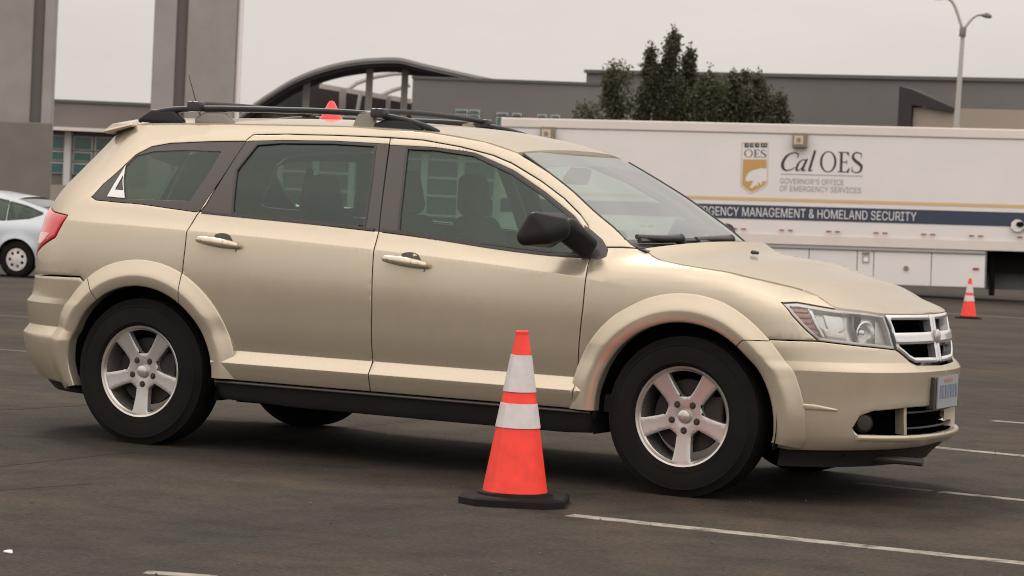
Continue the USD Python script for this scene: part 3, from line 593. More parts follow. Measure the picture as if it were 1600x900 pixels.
# ------------------------------------------------------------------ silver hatchback at the left
def hatch():
    t = thing('parked_hatchback', 'silver hatchback parked behind the tan car at the left frame edge', 'car', (-23.81, 27.14, -.475), (0, 0, 189))
    # local: x = 0 at the rear axle, +x towards the nose, wheelbase 2.70
    zc = np.array([.16, .22, .40, .60, .80, .90, .97, 1.10, 1.30, 1.44]); yc = np.array([.76, .80, .845, .868, .868, .855, .825, .775, .67, .58])
    hw = PCH(zc, yc)
    px = PCH([-.95, -.86, -.70, -.45, 0, 1.3, 2.6, 3.1, 3.4, 3.58, 3.64], [.62, .80, .90, .965, .99, 1, .985, .94, .83, .62, .5])
    def S(x, z, off=0.):
        y = hw(np.clip(z, .16, 1.48)) * px(np.clip(x, -.95, 3.64))
        for hx in (0, 2.70):
            r = np.hypot(x - hx, z - .315); y = y + np.interp(r, [.33, .37, .46], [.018, .018, 0]) * (z > .2)
        return np.stack([x, -(y + off), z], -1)
    arch = [Point(hx, .315).buffer(.365, 32) for hx in (0, 2.70)]
    prof = [(-.86, .30), (-.88, .62), (-.83, .86), (-.79, 1.08), (-.45, 1.22), (.1, 1.36), (.7, 1.44), (1.25, 1.455), (1.75, 1.40), (2.25, 1.20), (2.62, 1.02), (3.1, .90), (3.45, .76), (3.60, .60), (3.62, .40), (3.5, .22), (-.6, .22)]
    body = Polygon(prof)
    for a in arch: body = body.difference(a)
    wf = Polygon([(.97, .98), (.97, 1.375), (1.25, 1.39), (1.65, 1.345), (2.1, 1.14), (2.3, .98)])
    wr = Polygon([(.90, .985), (.90, 1.375), (.65, 1.365), (.28, 1.31), (.26, 1.00)])
    wq = Polygon([(.20, 1.005), (.22, 1.295), (-.10, 1.235), (-.42, 1.13), (-.20, 1.05)])
    zone = shapely.union_all([wf, wr, wq]).buffer(.025)
    side = panel(body.difference(zone), S, .06, .03)
    part(t, 'body_side', side, 'silver', 35); part(t, 'body_side', mirror(side), 'silver', 35)
    ring = zone.difference(shapely.union_all([wf, wr, wq]))
    trim = panel(ring, lambda u, v, o: S(u, v, o - .006), .06, .02, 0)
    part(t, 'window_trim', trim, 'black_trim', 35); part(t, 'window_trim', mirror(trim), 'black_trim', 35)
    for w in (wf, wr, wq):
        g = panel(w, lambda u, v, o: S(u, v, o - .010), .06, .004, 0, True); part(t, 'window', g, 'glass', 35); part(t, 'window', mirror(g), 'glass', 35)
    # roof, screens, bonnet and tail swept across between the two sides
    def across(pts, crown, n=14):
        pts = np.array(pts, float); d = np.r_[0, np.cumsum(np.hypot(*np.diff(pts, axis=0).T))]
        u = np.linspace(0, d[-1], max(int(d[-1] / .06), 3)); X, Z = np.interp(u, d, pts[:, 0]), np.interp(u, d, pts[:, 1])
        E = S(X, Z); b = np.linspace(-1, 1, n); V = []
        for e in E: V.append(np.stack([np.full(n, e[0]), e[1] * -b, e[2] + crown * (1 - np.abs(b) ** 2.4)], -1))
        V = np.array(V); k = len(E); F = [(i * n + j, i * n + j + 1, (i + 1) * n + j + 1, (i + 1) * n + j) for i in range(k - 1) for j in range(n - 1)]
        return tm((V.reshape(-1, 3), np.array(F)))
    part(t, 'roof', across([(.1, 1.36), (.7, 1.44), (1.25, 1.455), (1.75, 1.40)], .05), 'silver', 35)
    part(t, 'rear_screen', across([(-.79, 1.08), (-.45, 1.22), (.1, 1.36)], .03), 'privacy', 35)
    part(t, 'windscreen', across([(1.75, 1.40), (2.25, 1.20), (2.62, 1.02)], .04), 'windshield', 35)
    part(t, 'bonnet', across([(2.62, 1.02), (3.1, .90), (3.45, .76)], .05), 'silver', 35)
    part(t, 'front_bumper', across([(3.45, .76), (3.60, .60), (3.62, .40), (3.5, .22)], 0), 'silver', 35)
    part(t, 'tailgate', across([(-.86, .30), (-.88, .62), (-.83, .86), (-.79, 1.08)], 0), 'silver', 35)
    part(t, 'floor', cat(bx(-.6, 3.5, -.6, .6, .2, .34), bx(-.75, 3.4, -.40, .40, .34, .45)), 'dark')
    for x in (.25, 1.45):
        for y in (-.36, .36): part(t, 'seat', cat(bx(x, x + .5, y - .22, y + .22, .45, .62, .05), hull_of([((x, y - .17, .6), .06), ((x, y + .17, .6), .06), ((x - .16, y - .15, 1.1), .05), ((x - .16, y + .15, 1.1), .05)]), bx(x - .24, x - .12, y - .12, y + .12, 1.14, 1.30, .04)), 'seat', 40)
    for hx in (0, 2.70):
        for sd in (-1, 1):
            w = part(t, 'wheel', tyre_mesh(.315, .20, .205).apply_transform(trimesh.transformations.rotation_matrix(0 if sd < 0 else math.pi, (0, 0, 1))).apply_translation((hx, sd * .745, .315)), 'tyre', 40)
            ring_ = Point(0, 0).buffer(.20, 32)
            for k in range(7): ring_ = ring_.difference(affinity.rotate(Point(.125, 0).buffer(.028, 12), k * 360 / 7, origin=(0, 0)))
            r = panel(ring_, lambda u, v, o: np.stack([u, -.085 - .02 * np.cos(np.clip(np.hypot(u, v) / .2, 0, 1) * 3.1) * .5 - o, v], -1), .03, .02)
            if sd > 0: r = mirror(r)
            r.apply_translation((hx, sd * .745, .315)); obj('hub_cap', r, M['hub_cap'], w, 40)
        part(t, 'wheel_house', bx(hx - .36, hx + .36, -.6, .6, .25, .72), 'dark')
    return t
def tyre_mesh(R, r, w):
    h = w / 2
    pr = [(r, -h * .80), (r + .012, -h * .93), (r + .020, -h * .955), (r + .022, -h * .975), (r + .028, -h * .975), (r + .030, -h * .965), (r + (R - r) * .45, -h * 1.0), (R - .042, -h * .965), (R - .040, -h * .985), (R - .034, -h * .985), (R - .032, -h * .945), (R - .008, -h * .80)]
    for k, y in enumerate(np.linspace(-.68, .68, 5)):      # tread ribs and grooves
        pr += [(R, h * (y - .10)), (R, h * (y + .10)), (R - .008, h * (y + .115)), (R - .008, h * (y + .225))] if k < 4 else [(R, h * (y - .10)), (R, h * (y + .10))]
    pr += [(R - .008, h * .80), (R - .032, h * .945), (R - .034, h * .985), (R - .040, h * .985), (R - .042, h * .965), (r + (R - r) * .45, h * 1.0), (r + .012, h * .93), (r, h * .80), (r, -h * .80)]
    return lathe([(a, -b) for a, b in pr], 72, 'y')
hatch()

# ---- half-width of the body over (s, z); s runs along the side (metres, front axle = 0), round the nose and the tail
ST = {
 -3.45: ([.20,.28,.38,.495,.545,.66,.86,1.085,1.125,1.205,1.38,1.56],[.78,.84,.872,.892,.872,.886,.895,.883,.866,.832,.700,.560]),
 -2.60: ([.20,.25,.352,.438,.496,.64,.84,1.065,1.100,1.162,1.37,1.585],[.80,.835,.880,.908,.866,.896,.907,.894,.873,.850,.745,.605]),
 -1.60: ([.20,.25,.352,.438,.496,.64,.83,1.025,1.062,1.120,1.35,1.60],[.80,.835,.880,.908,.866,.896,.907,.894,.873,.850,.735,.595]),
 -0.60: ([.20,.25,.352,.438,.496,.64,.80,.960,.995,1.050,1.30,1.56],[.80,.835,.880,.908,.866,.894,.905,.897,.880,.853,.715,.58]),
 -0.25: ([.20,.25,.352,.438,.50,.63,.79,.92,1.0,1.075,1.30,1.50],[.80,.835,.876,.896,.878,.890,.904,.900,.882,.785,.66,.58]),
  0.20: ([.20,.25,.340,.42,.49,.60,.75,.87,.95,1.010,1.10,1.20],[.80,.835,.868,.885,.886,.893,.903,.902,.892,.832,.68,.5]),
  0.65: ([.20,.25,.330,.40,.47,.56,.66,.75,.835,.900,.95,1.00],[.80,.84,.868,.880,.886,.892,.894,.890,.870,.815,.70,.62]),
}
XA, XR = 0.18, -3.10
_sx = sorted(ST)
_cz = [PCH(_sx, [ST[s][0][k] for s in _sx]) for k in range(12)]
_cy = [PCH(_sx, [ST[s][1][k] for s in _sx]) for k in range(12)]
_zg = np.linspace(.18, 1.70, 761)
_sg = np.linspace(-3.45, .65, 165)
def _table():
    T = np.zeros((len(_sg), len(_zg)))
    for i, s in enumerate(_sg):
        z = np.array([c(s) for c in _cz]); y = np.array([c(s) for c in _cy])
        zz = np.clip(_zg, z[0], z[-1]); out = np.zeros_like(zz)
        for a, b in ((0, 3), (3, 4), (4, 7), (7, 11)):           # creases between the pieces
            f = PCH(z[a:b + 1], y[a:b + 1]) if b - a > 1 else (lambda t, a=a, b=b: np.interp(t, z[[a, b]], y[[a, b]]))
            m = (zz >= z[a]) & (zz <= z[b]); out[m] = f(zz[m])
        T[i] = np.where(_zg > z[-1], y[-1] + (_zg - z[-1]) * (y[-1] - y[-2]) / (z[-1] - z[-2]), out)
    return RGI((_sg, _zg), T)
_W = _table()
def belt(s): return _cz[9](np.clip(s, -3.45, .65))
def halfwidth(s, z):
    return _W(np.stack([np.clip(s, -3.45, .65), np.clip(z, .18, 1.70)], -1))
FZ = ([.18,.24,.30,.40,.50,.55,.60,.64,.70,.80,.86,.90,1.0],[.82,.89,.94,.935,.933,.935,.938,.90,.885,.86,.845,.80,.62])
RZ = ([.18,.28,.40,.50,.545,.60,.66,.69,.74,.90,1.10,1.20,1.35,1.50,1.60],[-3.72,-3.80,-3.885,-3.905,-3.872,-3.885,-3.888,-3.855,-3.84,-3.82,-3.77,-3.72,-3.60,-3.47,-3.40])
_F, _R = PCH(*FZ), PCH(*RZ)
NF, NR = 2.35, 2.8
def _arc(n, a, b):
    th = np.linspace(0, np.pi / 2, 800)
    X, Y = a * np.sin(th) ** (2 / n), b * np.cos(th) ** (2 / n)
    L = np.r_[0, np.cumsum(np.hypot(np.diff(X), np.diff(Y)))]
    return L[-1], L / L[-1], th
LF, _lf, _tf = _arc(NF, .74, .90)
LR, _lr, _tr = _arc(NR, .76, .90)
SF, SR = XA + LF, XR - LR            # s of the nose's and the tail's centre line
HUBS = ((0.0, .355), (-2.89, .355))
def P(s, z, off=0.0):
    """Point of the right-hand body side (y < 0) at (s, z), pushed out by off."""
    s, z = np.broadcast_arrays(np.asarray(s, float), np.asarray(z, float))
    shp = s.shape; s = s.ravel(); z = z.ravel()
    w = halfwidth(np.clip(s, XR - .3, XA + .4), z)
    x = s.copy(); y = w.copy()
    f = s > XA
    th = np.interp((s - XA) / LF, _lf, _tf)
    X, Y = np.sin(th) ** (2 / NF), np.clip(np.cos(th), 0, 1) ** (2 / NF)
    x = np.where(f, XA + (_F(np.clip(z, .18, 1.0)) - XA) * X, x); y = np.where(f, w * Y, y)
    r = s < XR
    th = np.interp((XR - s) / LR, _lr, _tr)
    X, Y = np.sin(th) ** (2 / NR), np.clip(np.cos(th), 0, 1) ** (2 / NR)
    x = np.where(r, XR + (_R(np.clip(z, .18, 1.6)) - XR) * X, x); y = np.where(r, w * Y, y)
    p = np.stack([x, -y, z], -1)
    if np.any(off):
        e = 2e-3
        n = np.cross(P(s + e, z) - P(s - e, z), P(s, z + e) - P(s, z - e))
        n /= np.maximum(np.linalg.norm(n, axis=1, keepdims=True), 1e-9)
        p = p + n * np.broadcast_to(off, (len(p),)).reshape(-1, 1) if np.ndim(off) else p + n * off
    return p.reshape(shp + (3,))

def _crease(pts, w):
    pts = np.asarray(pts, float); d = np.r_[0, np.cumsum(np.hypot(*np.diff(pts, axis=0).T))]; u = np.arange(0, d[-1], .012)
    q = np.stack([np.interp(u, d, pts[:, 0]), np.interp(u, d, pts[:, 1])], -1); t = np.gradient(q, axis=0); n = np.stack([-t[:, 1], t[:, 0]], -1); n /= np.linalg.norm(n, axis=1, keepdims=True)
    CREASES.extend([q + n * w, q - n * w])
_ss = np.linspace(-3.44, -.30, 120); _crease(np.stack([_ss, _cz[7](_ss)], -1), .003)
for _k in (3, 4):
    _ss = np.linspace(-2.6, -.35, 90); _crease(np.stack([_ss, _cz[_k](_ss)], -1), .0025)
for _z in (.60, .64): _crease([(.30, _z), (SF, _z)], .002)
for _z in (.50, .545, .66, .69): _crease([(SR, _z), (-3.3, _z)], .002)

# ------------------------------------------------------------------ the tan car: its doors, wings and bumpers are shells over one measured body surface
car = thing('estate_car', 'champagne tan crossover estate car with roof rails and alloy wheels', 'car', (0, 0, 0))
def cpart(name, mesh, mat, smooth=35, parent=None, **k): return obj(name, mesh, M[mat], parent or car, smooth, **k)
def circle_arc(hx, a0, a1, r=.425, hz=.355, n=40):
    a = np.radians(np.linspace(a0, a1, n)); return [(hx + r * np.cos(t), hz + r * np.sin(t)) for t in a]
RW = -2.89
GAP = .0028
def lift(d): return lambda u, v, o: P(u, v, o + d)
def mirrored_pair(name, poly, mat, d=0., grid=.03, thick=.025, edge=.003, back=False, parents=None, smooth=35, **k):
    m = panel(poly, lift(d), grid, thick, edge, back, CREASES if mat == 'paint' and grid > .02 else ())
    a = cpart(name, m, mat, smooth, parents[0] if parents else None, **k); b = cpart(name, mirror(m), mat, smooth, parents[1] if parents else None)
    return a, b
SEAM = [(-1.590, .352), (-1.593, .511), (-1.590, .75), (-1.600, 1.050), (-1.599, 1.110), (-1.635, 1.297), (-1.675, 1.501), (-1.687, 1.561)]
REAR = [(-2.474, 1.527), (-2.530, 1.349), (-2.578, 1.195), (-2.613, 1.143), (-2.631, 1.098), (-2.643, 1.060), (-2.644, .972), (-2.650, .862), (-2.649, .763), (-2.649, .705)]
DTOP = [(-2.452, 1.551), (-2.255, 1.560), (-1.969, 1.563), (-1.687, 1.562)]
DTOPF = [(-1.512, 1.556), (-1.301, 1.530), (-1.124, 1.496), (-1.014, 1.461), (-0.847, 1.385), (-0.705, 1.307), (-0.605, 1.237), (-0.553, 1.189)]
DFRONT = [(-0.527, 1.138), (-0.510, 1.080), (-.500, 1.022), (-.496, .964), (-.500, .818), (-.516, .643), (-.528, .46), (-.540, .352)]
a0 = math.degrees(math.atan2(.350, .241)); a1 = math.degrees(math.asin((.352 - .355) / .425))
REARDOOR = Polygon([*SEAM, *DTOP[::-1][1:], *REAR, *circle_arc(RW, a0, a1, n=24)[1:]]).buffer(-GAP)
FRONTDOOR = Polygon([*SEAM, *DTOPF, *DFRONT]).buffer(-GAP)
RGLASS = Polygon([(-2.405, 1.504), (-2.273, 1.518), (-1.988, 1.525), (-1.754, 1.520), (-1.717, 1.356), (-1.677, 1.131), (-2.029, 1.145), (-2.417, 1.164), (-2.467, 1.373)])
FGLASS = Polygon([(-1.578, 1.513), (-1.428, 1.512), (-1.222, 1.492), (-1.000, 1.413), (-0.810, 1.317), (-0.636, 1.215), (-0.557, 1.150), (-0.536, 1.052), (-0.701, 1.064), (-1.230, 1.096), (-1.496, 1.117), (-1.539, 1.332)])
RZONE = Polygon([(-1.567, 1.107), (-2.029, 1.134), (-2.413, 1.152), (-2.668, 1.163), (-2.608, 1.198), (-2.562, 1.349), (-2.510, 1.516), (-2.430, 1.522), (-2.274, 1.531), (-1.989, 1.537), (-1.627, 1.531), (-1.603, 1.297)])
FZONE = Polygon([(-1.637, 1.112), (-1.230, 1.086), (-0.700, 1.053), (-.508, 1.040), (-0.521, 1.090), (-0.538, 1.150), (-0.630, 1.229), (-0.802, 1.331), (-0.993, 1.428), (-1.218, 1.505), (-1.428, 1.524), (-1.727, 1.528), (-1.673, 1.297)])
RZONE = RZONE.intersection(REARDOOR); FZONE = FZONE.intersection(FRONTDOOR)
for body_, zone, gl, tint in ((FRONTDOOR, FZONE, FGLASS, 'glass'), (REARDOOR, RZONE, RGLASS, 'privacy')):
    ds = mirrored_pair('door', body_.difference(zone), 'paint'); rear_doors = ds
    mirrored_pair('window_trim', zone.buffer(-.001).difference(gl), 'pillar_trim', -.004, .03, .02, .001, parents=ds)
    mirrored_pair('window', gl.buffer(-.0005), tint, -.009, .05, .004, 0, True, parents=ds)
    seal = gl.buffer(.006).difference(gl.buffer(-.004))
    mirrored_pair('seal', seal, 'black_trim', -.0015, .05, .012, 0, parents=ds)
    belt_ = LineString([(p, float(belt(p)) - .004) for p in np.linspace(body_.bounds[0] + .05, body_.bounds[2] - .03, 14)]).buffer(.006, cap_style='flat').intersection(body_.buffer(-.012))
    mirrored_pair('belt_moulding', belt_, 'black_trim', .004, .05, .012, .001, parents=ds)
    low = body_.intersection(sbox(-3, .40, 0, 1.09)).buffer(-.02)
    mirrored_pair('inner_trim', low, 'interior', -.07, .08, .005, 0, parents=ds)
    # pull handle with its recess
    hx, hz = ((-1.415, .978) if body_ is FRONTDOOR else (-2.448, 1.018))
    FAT = .0205
    def handle(hx=hx, hz=hz):
        def q(u, v, o): return P(np.atleast_1d(u), np.atleast_1d(v), o)[0]
        balls = [(q(hx - .105 + .030 * k, hz + .006 - .0028 * k, .022 + .012 * math.sin(math.pi * min(max((k + .5) / 8, 0), 1))), FAT * (.80 + .35 * math.sin(math.pi * k / 7))) for k in range(8)]
        segs = [hull_of(balls[i:i + 2], 16) for i in range(7)]
        foot = [hull_of([(q(hx - .10, hz + .006, -.005), .013), (q(hx - .10, hz + .006, .022), .013)]), hull_of([(q(hx + .10, hz - .014, -.005), .016), (q(hx + .10, hz - .014, .022), .015)])]
        return cat(*segs, *foot)
    cup = ell(hx + .012, hz + .010, .062, .034)
    for d, h in zip(ds, (handle(), mirror(handle()))): cpart('handle', h, 'paint', 50, d)
    mirrored_pair('handle_cup', cup, 'pillar_trim', .0012, .02, .003, 0, parents=ds)
    lock = ell(hx + .088, hz - .036, .012, .010)
    mirrored_pair('lock_cover', lock, 'paint', .006, .01, .01, .002, parents=ds)

# side frame: rear quarter, roof edge and windscreen pillar in one pressing
RIM = [(-3.62, 1.535), (-3.636, 1.562), (-3.325, 1.582), (-2.640, 1.600), (-1.934, 1.609), (-1.482, 1.594), (-1.182, 1.558), (-1.004, 1.513)]
APIN = [(-0.808, 1.423), (-0.676, 1.347), (-0.539, 1.255), (-0.433, 1.186), (-0.334, 1.114), (-0.267, 1.097)]
TAIL = Polygon([(-3.97, 1.150), (-3.76, 1.145), (-3.60, 1.118), (-3.427, 1.105), (-3.494, .996), (-3.722, .919), (-3.80, .885), (-3.97, .885)])
QOUT = Polygon([(-3.291, 1.207), (-3.256, 1.274), (-3.155, 1.375), (-3.084, 1.433), (-3.017, 1.471), (-2.916, 1.491), (-2.692, 1.507), (-2.477, 1.516), (-2.534, 1.339), (-2.605, 1.165), (-2.628, 1.160), (-2.949, 1.184), (-3.248, 1.193)])
QGL = Polygon([(-3.136, 1.370), (-3.084, 1.425), (-2.993, 1.449), (-2.804, 1.462), (-2.592, 1.462), (-2.621, 1.345), (-2.675, 1.210), (-2.866, 1.208), (-3.050, 1.206)]).buffer(-.004).buffer(.004)
EDGE_R = -3.98
quarter = Polygon([*[(s - .0, z) for s, z in circle_arc(RW, 126, a0, n=20)], *REAR[::-1], (-2.474, 1.527), *DTOP, *DTOPF, *DFRONT[:2], (-0.481, 1.093), (-0.374, 1.099), (-0.267, 1.097), *APIN[::-1][1:], *RIM[::-1], (-3.80, 1.50), (EDGE_R, 1.47), (EDGE_R, .795), (-3.60, .800), (-3.266, .807)]).buffer(0)
quarter = quarter.difference(TAIL.buffer(.003)).difference(QOUT.buffer(.001)).difference(sbox(-4.6, 1.62, 0, 2)).buffer(-GAP)
sides = mirrored_pair('side_frame', quarter, 'paint')
qs = mirrored_pair('quarter_window_trim', QOUT.buffer(-.001).difference(QGL), 'pillar_trim', -.003, .03, .02, .001)
mirrored_pair('quarter_window', QGL.buffer(-.0005), 'glass', -.006, .05, .004, 0, True)
dec = Polygon([(-3.143, 1.372), (-3.053, 1.208), (-3.175, 1.212)])
cpart('window_decal', panel(dec.difference(Polygon([(-3.123, 1.325), (-3.077, 1.245), (-3.139, 1.247)])), lift(.001), .03, .002, 0), 'decal', False, label='white triangular sticker in the rear corner of the quarter window')
tl = mirrored_pair('tail_lamp', TAIL, 'red_lens', .004, .02, .03, .004)
mirrored_pair('reversing_lens', Polygon([(-3.80, 1.012), (-3.545, 1.012), (-3.60, .975), (-3.665, .945), (-3.80, .945)]).intersection(TAIL.buffer(-.012)), 'clear_lens', .0075, .02, .006, .002, parents=tl)
# front wing
HOODCUT = [(-0.267, 1.097), (-0.218, 1.068), (-0.174, 1.053), (-.034, 1.034), (.141, 1.018), (.392, .987), (.542, .961), (.669, .930), (.742, .880)]
HL = Polygon([(.479, .893), (.55, .899), (.741, .876), (.88, .868), (1.028, .856), (1.058, .788), (1.075, .699), (.955, .708), (.832, .716), (.637, .731), (.578, .780), (.516, .841)])
fa0 = math.degrees(math.atan2(.688 - .355, .266))
wing = Polygon([*DFRONT[::-1][:-2], (-0.510, 1.075), (-0.473, 1.093), (-0.374, 1.098), *HOODCUT, (.741, .876), (.55, .899), (.479, .893), (.516, .841), (.578, .780), (.637, .731), (.408, .728), (.294, .722), *circle_arc(0, fa0, 180, n=40), (-.422, .352)]).buffer(0).buffer(-GAP)
wings = mirrored_pair('front_wing', wing, 'paint')
# raised wheel-arch flares, laid along each opening
_sd = np.linspace(-3.75, .95, 1500); _xd = P(_sd, np.full_like(_sd, .6))[:, 0]
FLARE = np.array([(.424, -.035), (.424, .012), (.426, .019), (.432, .0235), (.446, .0275), (.462, .0305), (.474, .0315), (.482, .031), (.492, .0285), (.506, .0235), (.522, .0170), (.538, .0110), (.549, .0072), (.554, .0050), (.556, .0025), (.5565, -.012)])
def arch_flare(hx, a0, a1, parents):
    v, b = FLARE[:, 0], FLARE[:, 1]; f0, f1 = (a if callable(a) else (lambda t, a=a: np.full_like(t, a)) for a in (a0, a1))
    lo_, hi_ = np.minimum(f0(v), f1(v)) + .32, np.maximum(f0(v), f1(v)) - .32; n = int((hi_ - lo_).max() / 1.3) + 2
    t = np.linspace(0, 1, n)[:, None]; A = np.radians(lo_ + (hi_ - lo_) * t)
    x, z = hx + v * np.cos(A), .355 + v * np.sin(A); sv = np.interp(x, _xd, _sd)
    p = P(sv, z)                                             # the flare passes smoothly over the body's lower ledge
    k = np.where(z < .66, (.874 + .012 * np.clip((z - .30) / .36, 0, 1)) / halfwidth(np.clip(sv, -3.40, .58), z), 1.0); w_ = np.clip((z - .56) / .10, 0, 1); k = k + (1 - k) * w_
    p[..., 1] *= 1 + (k - 1) * np.clip(1 - np.abs(sv - np.clip(sv, XR - .1, XA + .1)) / .3, 0, 1)
    q = P(sv, z, .01) - P(sv, z); q[..., 2] *= np.clip((z - .5) / .2, 0, 1); q /= np.linalg.norm(q, axis=-1, keepdims=True)
    V = p + q * np.broadcast_to(b, p.shape[:-1])[..., None]; m = len(v)
    F = [(r * m + c, r * m + c + 1, (r + 1) * m + c + 1, (r + 1) * m + c) for r in range(n - 1) for c in range(m - 1)]
    ends = []
    for r in (0, n - 1):                                     # returned ends at the panel joints
        o = len(ends) * m + n * m; ends.append(V[r] - q[r] * .022)
        F += [(r * m + c, r * m + c + 1, o + c + 1, o + c) for c in range(m - 1)]
    g = trimesh.Trimesh(np.vstack([V.reshape(-1, 3), *ends]), np.array(F)[:, [0, 1, 2, 0, 2, 3]].reshape(-1, 3), process=False); g.fix_normals()
    if g.face_normals[(n // 2) * 2 * (m - 1) + 12][1] > 0: g.invert()
    cpart('arch_flare', g, 'paint', 40, parents[0]); cpart('arch_flare', mirror(g), 'paint', 40, parents[1])
door_seam = lambda v: np.degrees(np.arccos(np.clip(.2405 / v, 0, 1)))
nose_seam = lambda v: np.degrees(np.arcsin(np.clip(np.interp(v, [.42, .47, .56], [.333, .367, .368]) / v, 0, 1)))
arch_flare(0, nose_seam, 180.5, wings)
arch_flare(RW, door_seam, 126, sides)
arch_flare(RW, a1 + .5, door_seam, rear_doors)
# front bumper
SFE = SF - .0004
LOWG = Polygon([(.776, .350), (.817, .407), (.886, .427), (1.12, .440), (SFE + .1, .441), (SFE + .1, .316), (1.117, .318), (.797, .324)]).buffer(-.008).buffer(.008)
bump = Polygon([(.294, .722), (.408, .728), (.637, .731), (.832, .716), (.955, .708), (1.075, .699), (1.090, .694), (1.128, .675), (1.175, .648), (1.225, .632), (SFE, .626), (SFE, .262), (1.30, .250), (.80, .245), (.49, .240), *circle_arc(0, -14, fa0, n=30)]).buffer(0)
bump = bump.difference(LOWG).buffer(-GAP)
bump = shapely.union_all([bump, bump.intersection(sbox(1.2, 0, 1.6, 2)).buffer(GAP * 1.01).intersection(sbox(SFE - .01, .265, SFE, .62))])
fb_ = cpart('front_bumper', both(panel(bump, lift(0), .025, .03, lines=CREASES)), 'paint'); arch_flare(0, -11, nose_seam, (fb_, fb_))
lg = cpart('lower_grille', both(panel(LOWG.intersection(sbox(0, 0, SFE, 2)).buffer(.01).intersection(sbox(0, 0, SFE, 2)), lift(-.10), .03, .01, 0)), 'void')
for s in (1.113,):
    m = panel(sbox(s - .011, .318, s + .011, .44), lambda u, v, o: P(u, v, np.asarray(o) - .012), .03, .05, .002); cpart('grille_post', m, 'paint', 35, lg); cpart('grille_post', mirror(m), 'paint', 35, lg)
for z in (.345, .415):
    cpart('grille_slat', both(panel(sbox(1.13, z - .004, SFE, z + .004), lift(-.03), .04, .02, .001)), 'black_trim', 35, lg)
fog = lathe([(0, .02), (.034, .016), (.040, .004), (.044, .008), (.046, -.02), (0, -.02)], 28, 'y')
for sd in (1, -1):
    f = fog.copy(); f.apply_transform(trimesh.transformations.rotation_matrix(math.radians(38), (0, 0, 1))); f.apply_translation(P(.870, .372, -.055)); f = f if sd > 0 else mirror(f)
    cpart('fog_lamp', f, 'nut', 35)
cpart('lower_lip', both(panel(Polygon([(.79, .300), (1.12, .294), (SFE, .292), (SFE, .312), (1.12, .313), (.80, .318)]), lift(.010), .03, .03, .004)), 'paint')
cpart('air_dam', both(panel(Polygon([(.46, .165), (SFE, .172), (SFE, .258), (1.30, .247), (.80, .242), (.46, .238)]), lift(-.012), .03, .05, .004)), 'sill_plastic')
cpart('tow_bar', tube([(.55, -.42, .205), (.98, -.42, .205)], .018, 10), 'black_trim')
sr = Polygon([(.535, .455), (.60, .452), (.70, .436), (.70, .426), (.54, .430)])
mirrored_pair('side_marker', sr, 'paint', .006, .02, .01, .003)
# front number plate on its black holder
hp = cpart('plate_holder', bx(.905, .945, -.19, .19, .425, .575, .006), 'black_trim')
pl = cpart('number_plate', bx(.946, .952, -.155, .155, .43, .575), 'plate', False)
for k in range(7):
    y = -.125 + k * .04
    cpart('plate_character', bx(.9525, .954, y, y + .024, .475, .535), 'plate_ink', False, pl)
cpart('plate_band', bx(.9525, .954, -.06, .06, .55, .563), 'amber', False, pl)
# headlamp: reflector bowl, amber bars and clear lens
hs = mirrored_pair('headlamp', HL.buffer(-.004), 'reflector', -.045, .02, .01, 0)
rim_ = HL.buffer(-.003).difference(HL.buffer(-.016)); mirrored_pair('bezel', rim_, 'alloy', -.004, .02, .045, .002, parents=hs)
AMB = Polygon([(.492, .884), (.585, .888), (.628, .80), (.662, .735), (.637, .733), (.580, .783), (.520, .842)])
for k in range(6):
    z0 = .735 + k * .0248
    g = AMB.intersection(sbox(0, z0, 2, z0 + .0185)); mirrored_pair('amber_reflector', g.buffer(-.001), 'amber', -.012, .02, .02, .002, parents=hs)
mirrored_pair('dividing_bar', LineString([(.595, .890), (.640, .802), (.674, .735)]).buffer(.008, cap_style='flat').intersection(HL.buffer(-.015)), 'chrome', -.010, .02, .03, .002, parents=hs)
for (s, z, r) in ((.905, .775, .056),):
    for sd in (0, 1):
        c = P(s, z, -.03); d = P(s, z, 0) - P(s, z, -.05); d /= np.linalg.norm(d)
        m = lathe([(r, .012), (r - .006, .016), (r * .72, -.012), (r * .42, -.03), (r * .38, -.01), (r * .2, 0), (0, .004)], 28, 'y')
        ang = math.atan2(d[1], d[0]) + math.pi / 2
        m.apply_transform(trimesh.transformations.rotation_matrix(ang, (0, 0, 1))); m.apply_translation(c); m = m if sd == 0 else mirror(m)
        cpart('lamp_bowl', m, 'chrome', 35, hs[sd])
mirrored_pair('lamp_facet', Polygon([(.68, .868), (.79, .868), (.80, .79), (.72, .745)]).intersection(HL.buffer(-.02)), 'chrome', -.036, .02, .006, .003, parents=hs)
mirrored_pair('lamp_facet', Polygon([(.66, .80), (.70, .735), (.80, .728), (.79, .765)]).intersection(HL.buffer(-.02)), 'alloy_lip', -.026, .02, .006, .003, parents=hs)
mirrored_pair('lamp_divider', LineString([(.845, .868), (.838, .80), (.862, .715)]).buffer(.006).intersection(HL.buffer(-.015)), 'steel_grey', -.022, .02, .015, .002, parents=hs)
mirrored_pair('lamp_facet', Polygon([(.97, .72), (1.05, .715), (1.035, .80), (1.0, .835), (.985, .78)]).intersection(HL.buffer(-.02)), 'alloy', -.030, .02, .006, .003, parents=hs)
mirrored_pair('lens', HL.buffer(-.0035), 'lens', -.001, .025, .004, .002, True, parents=hs)
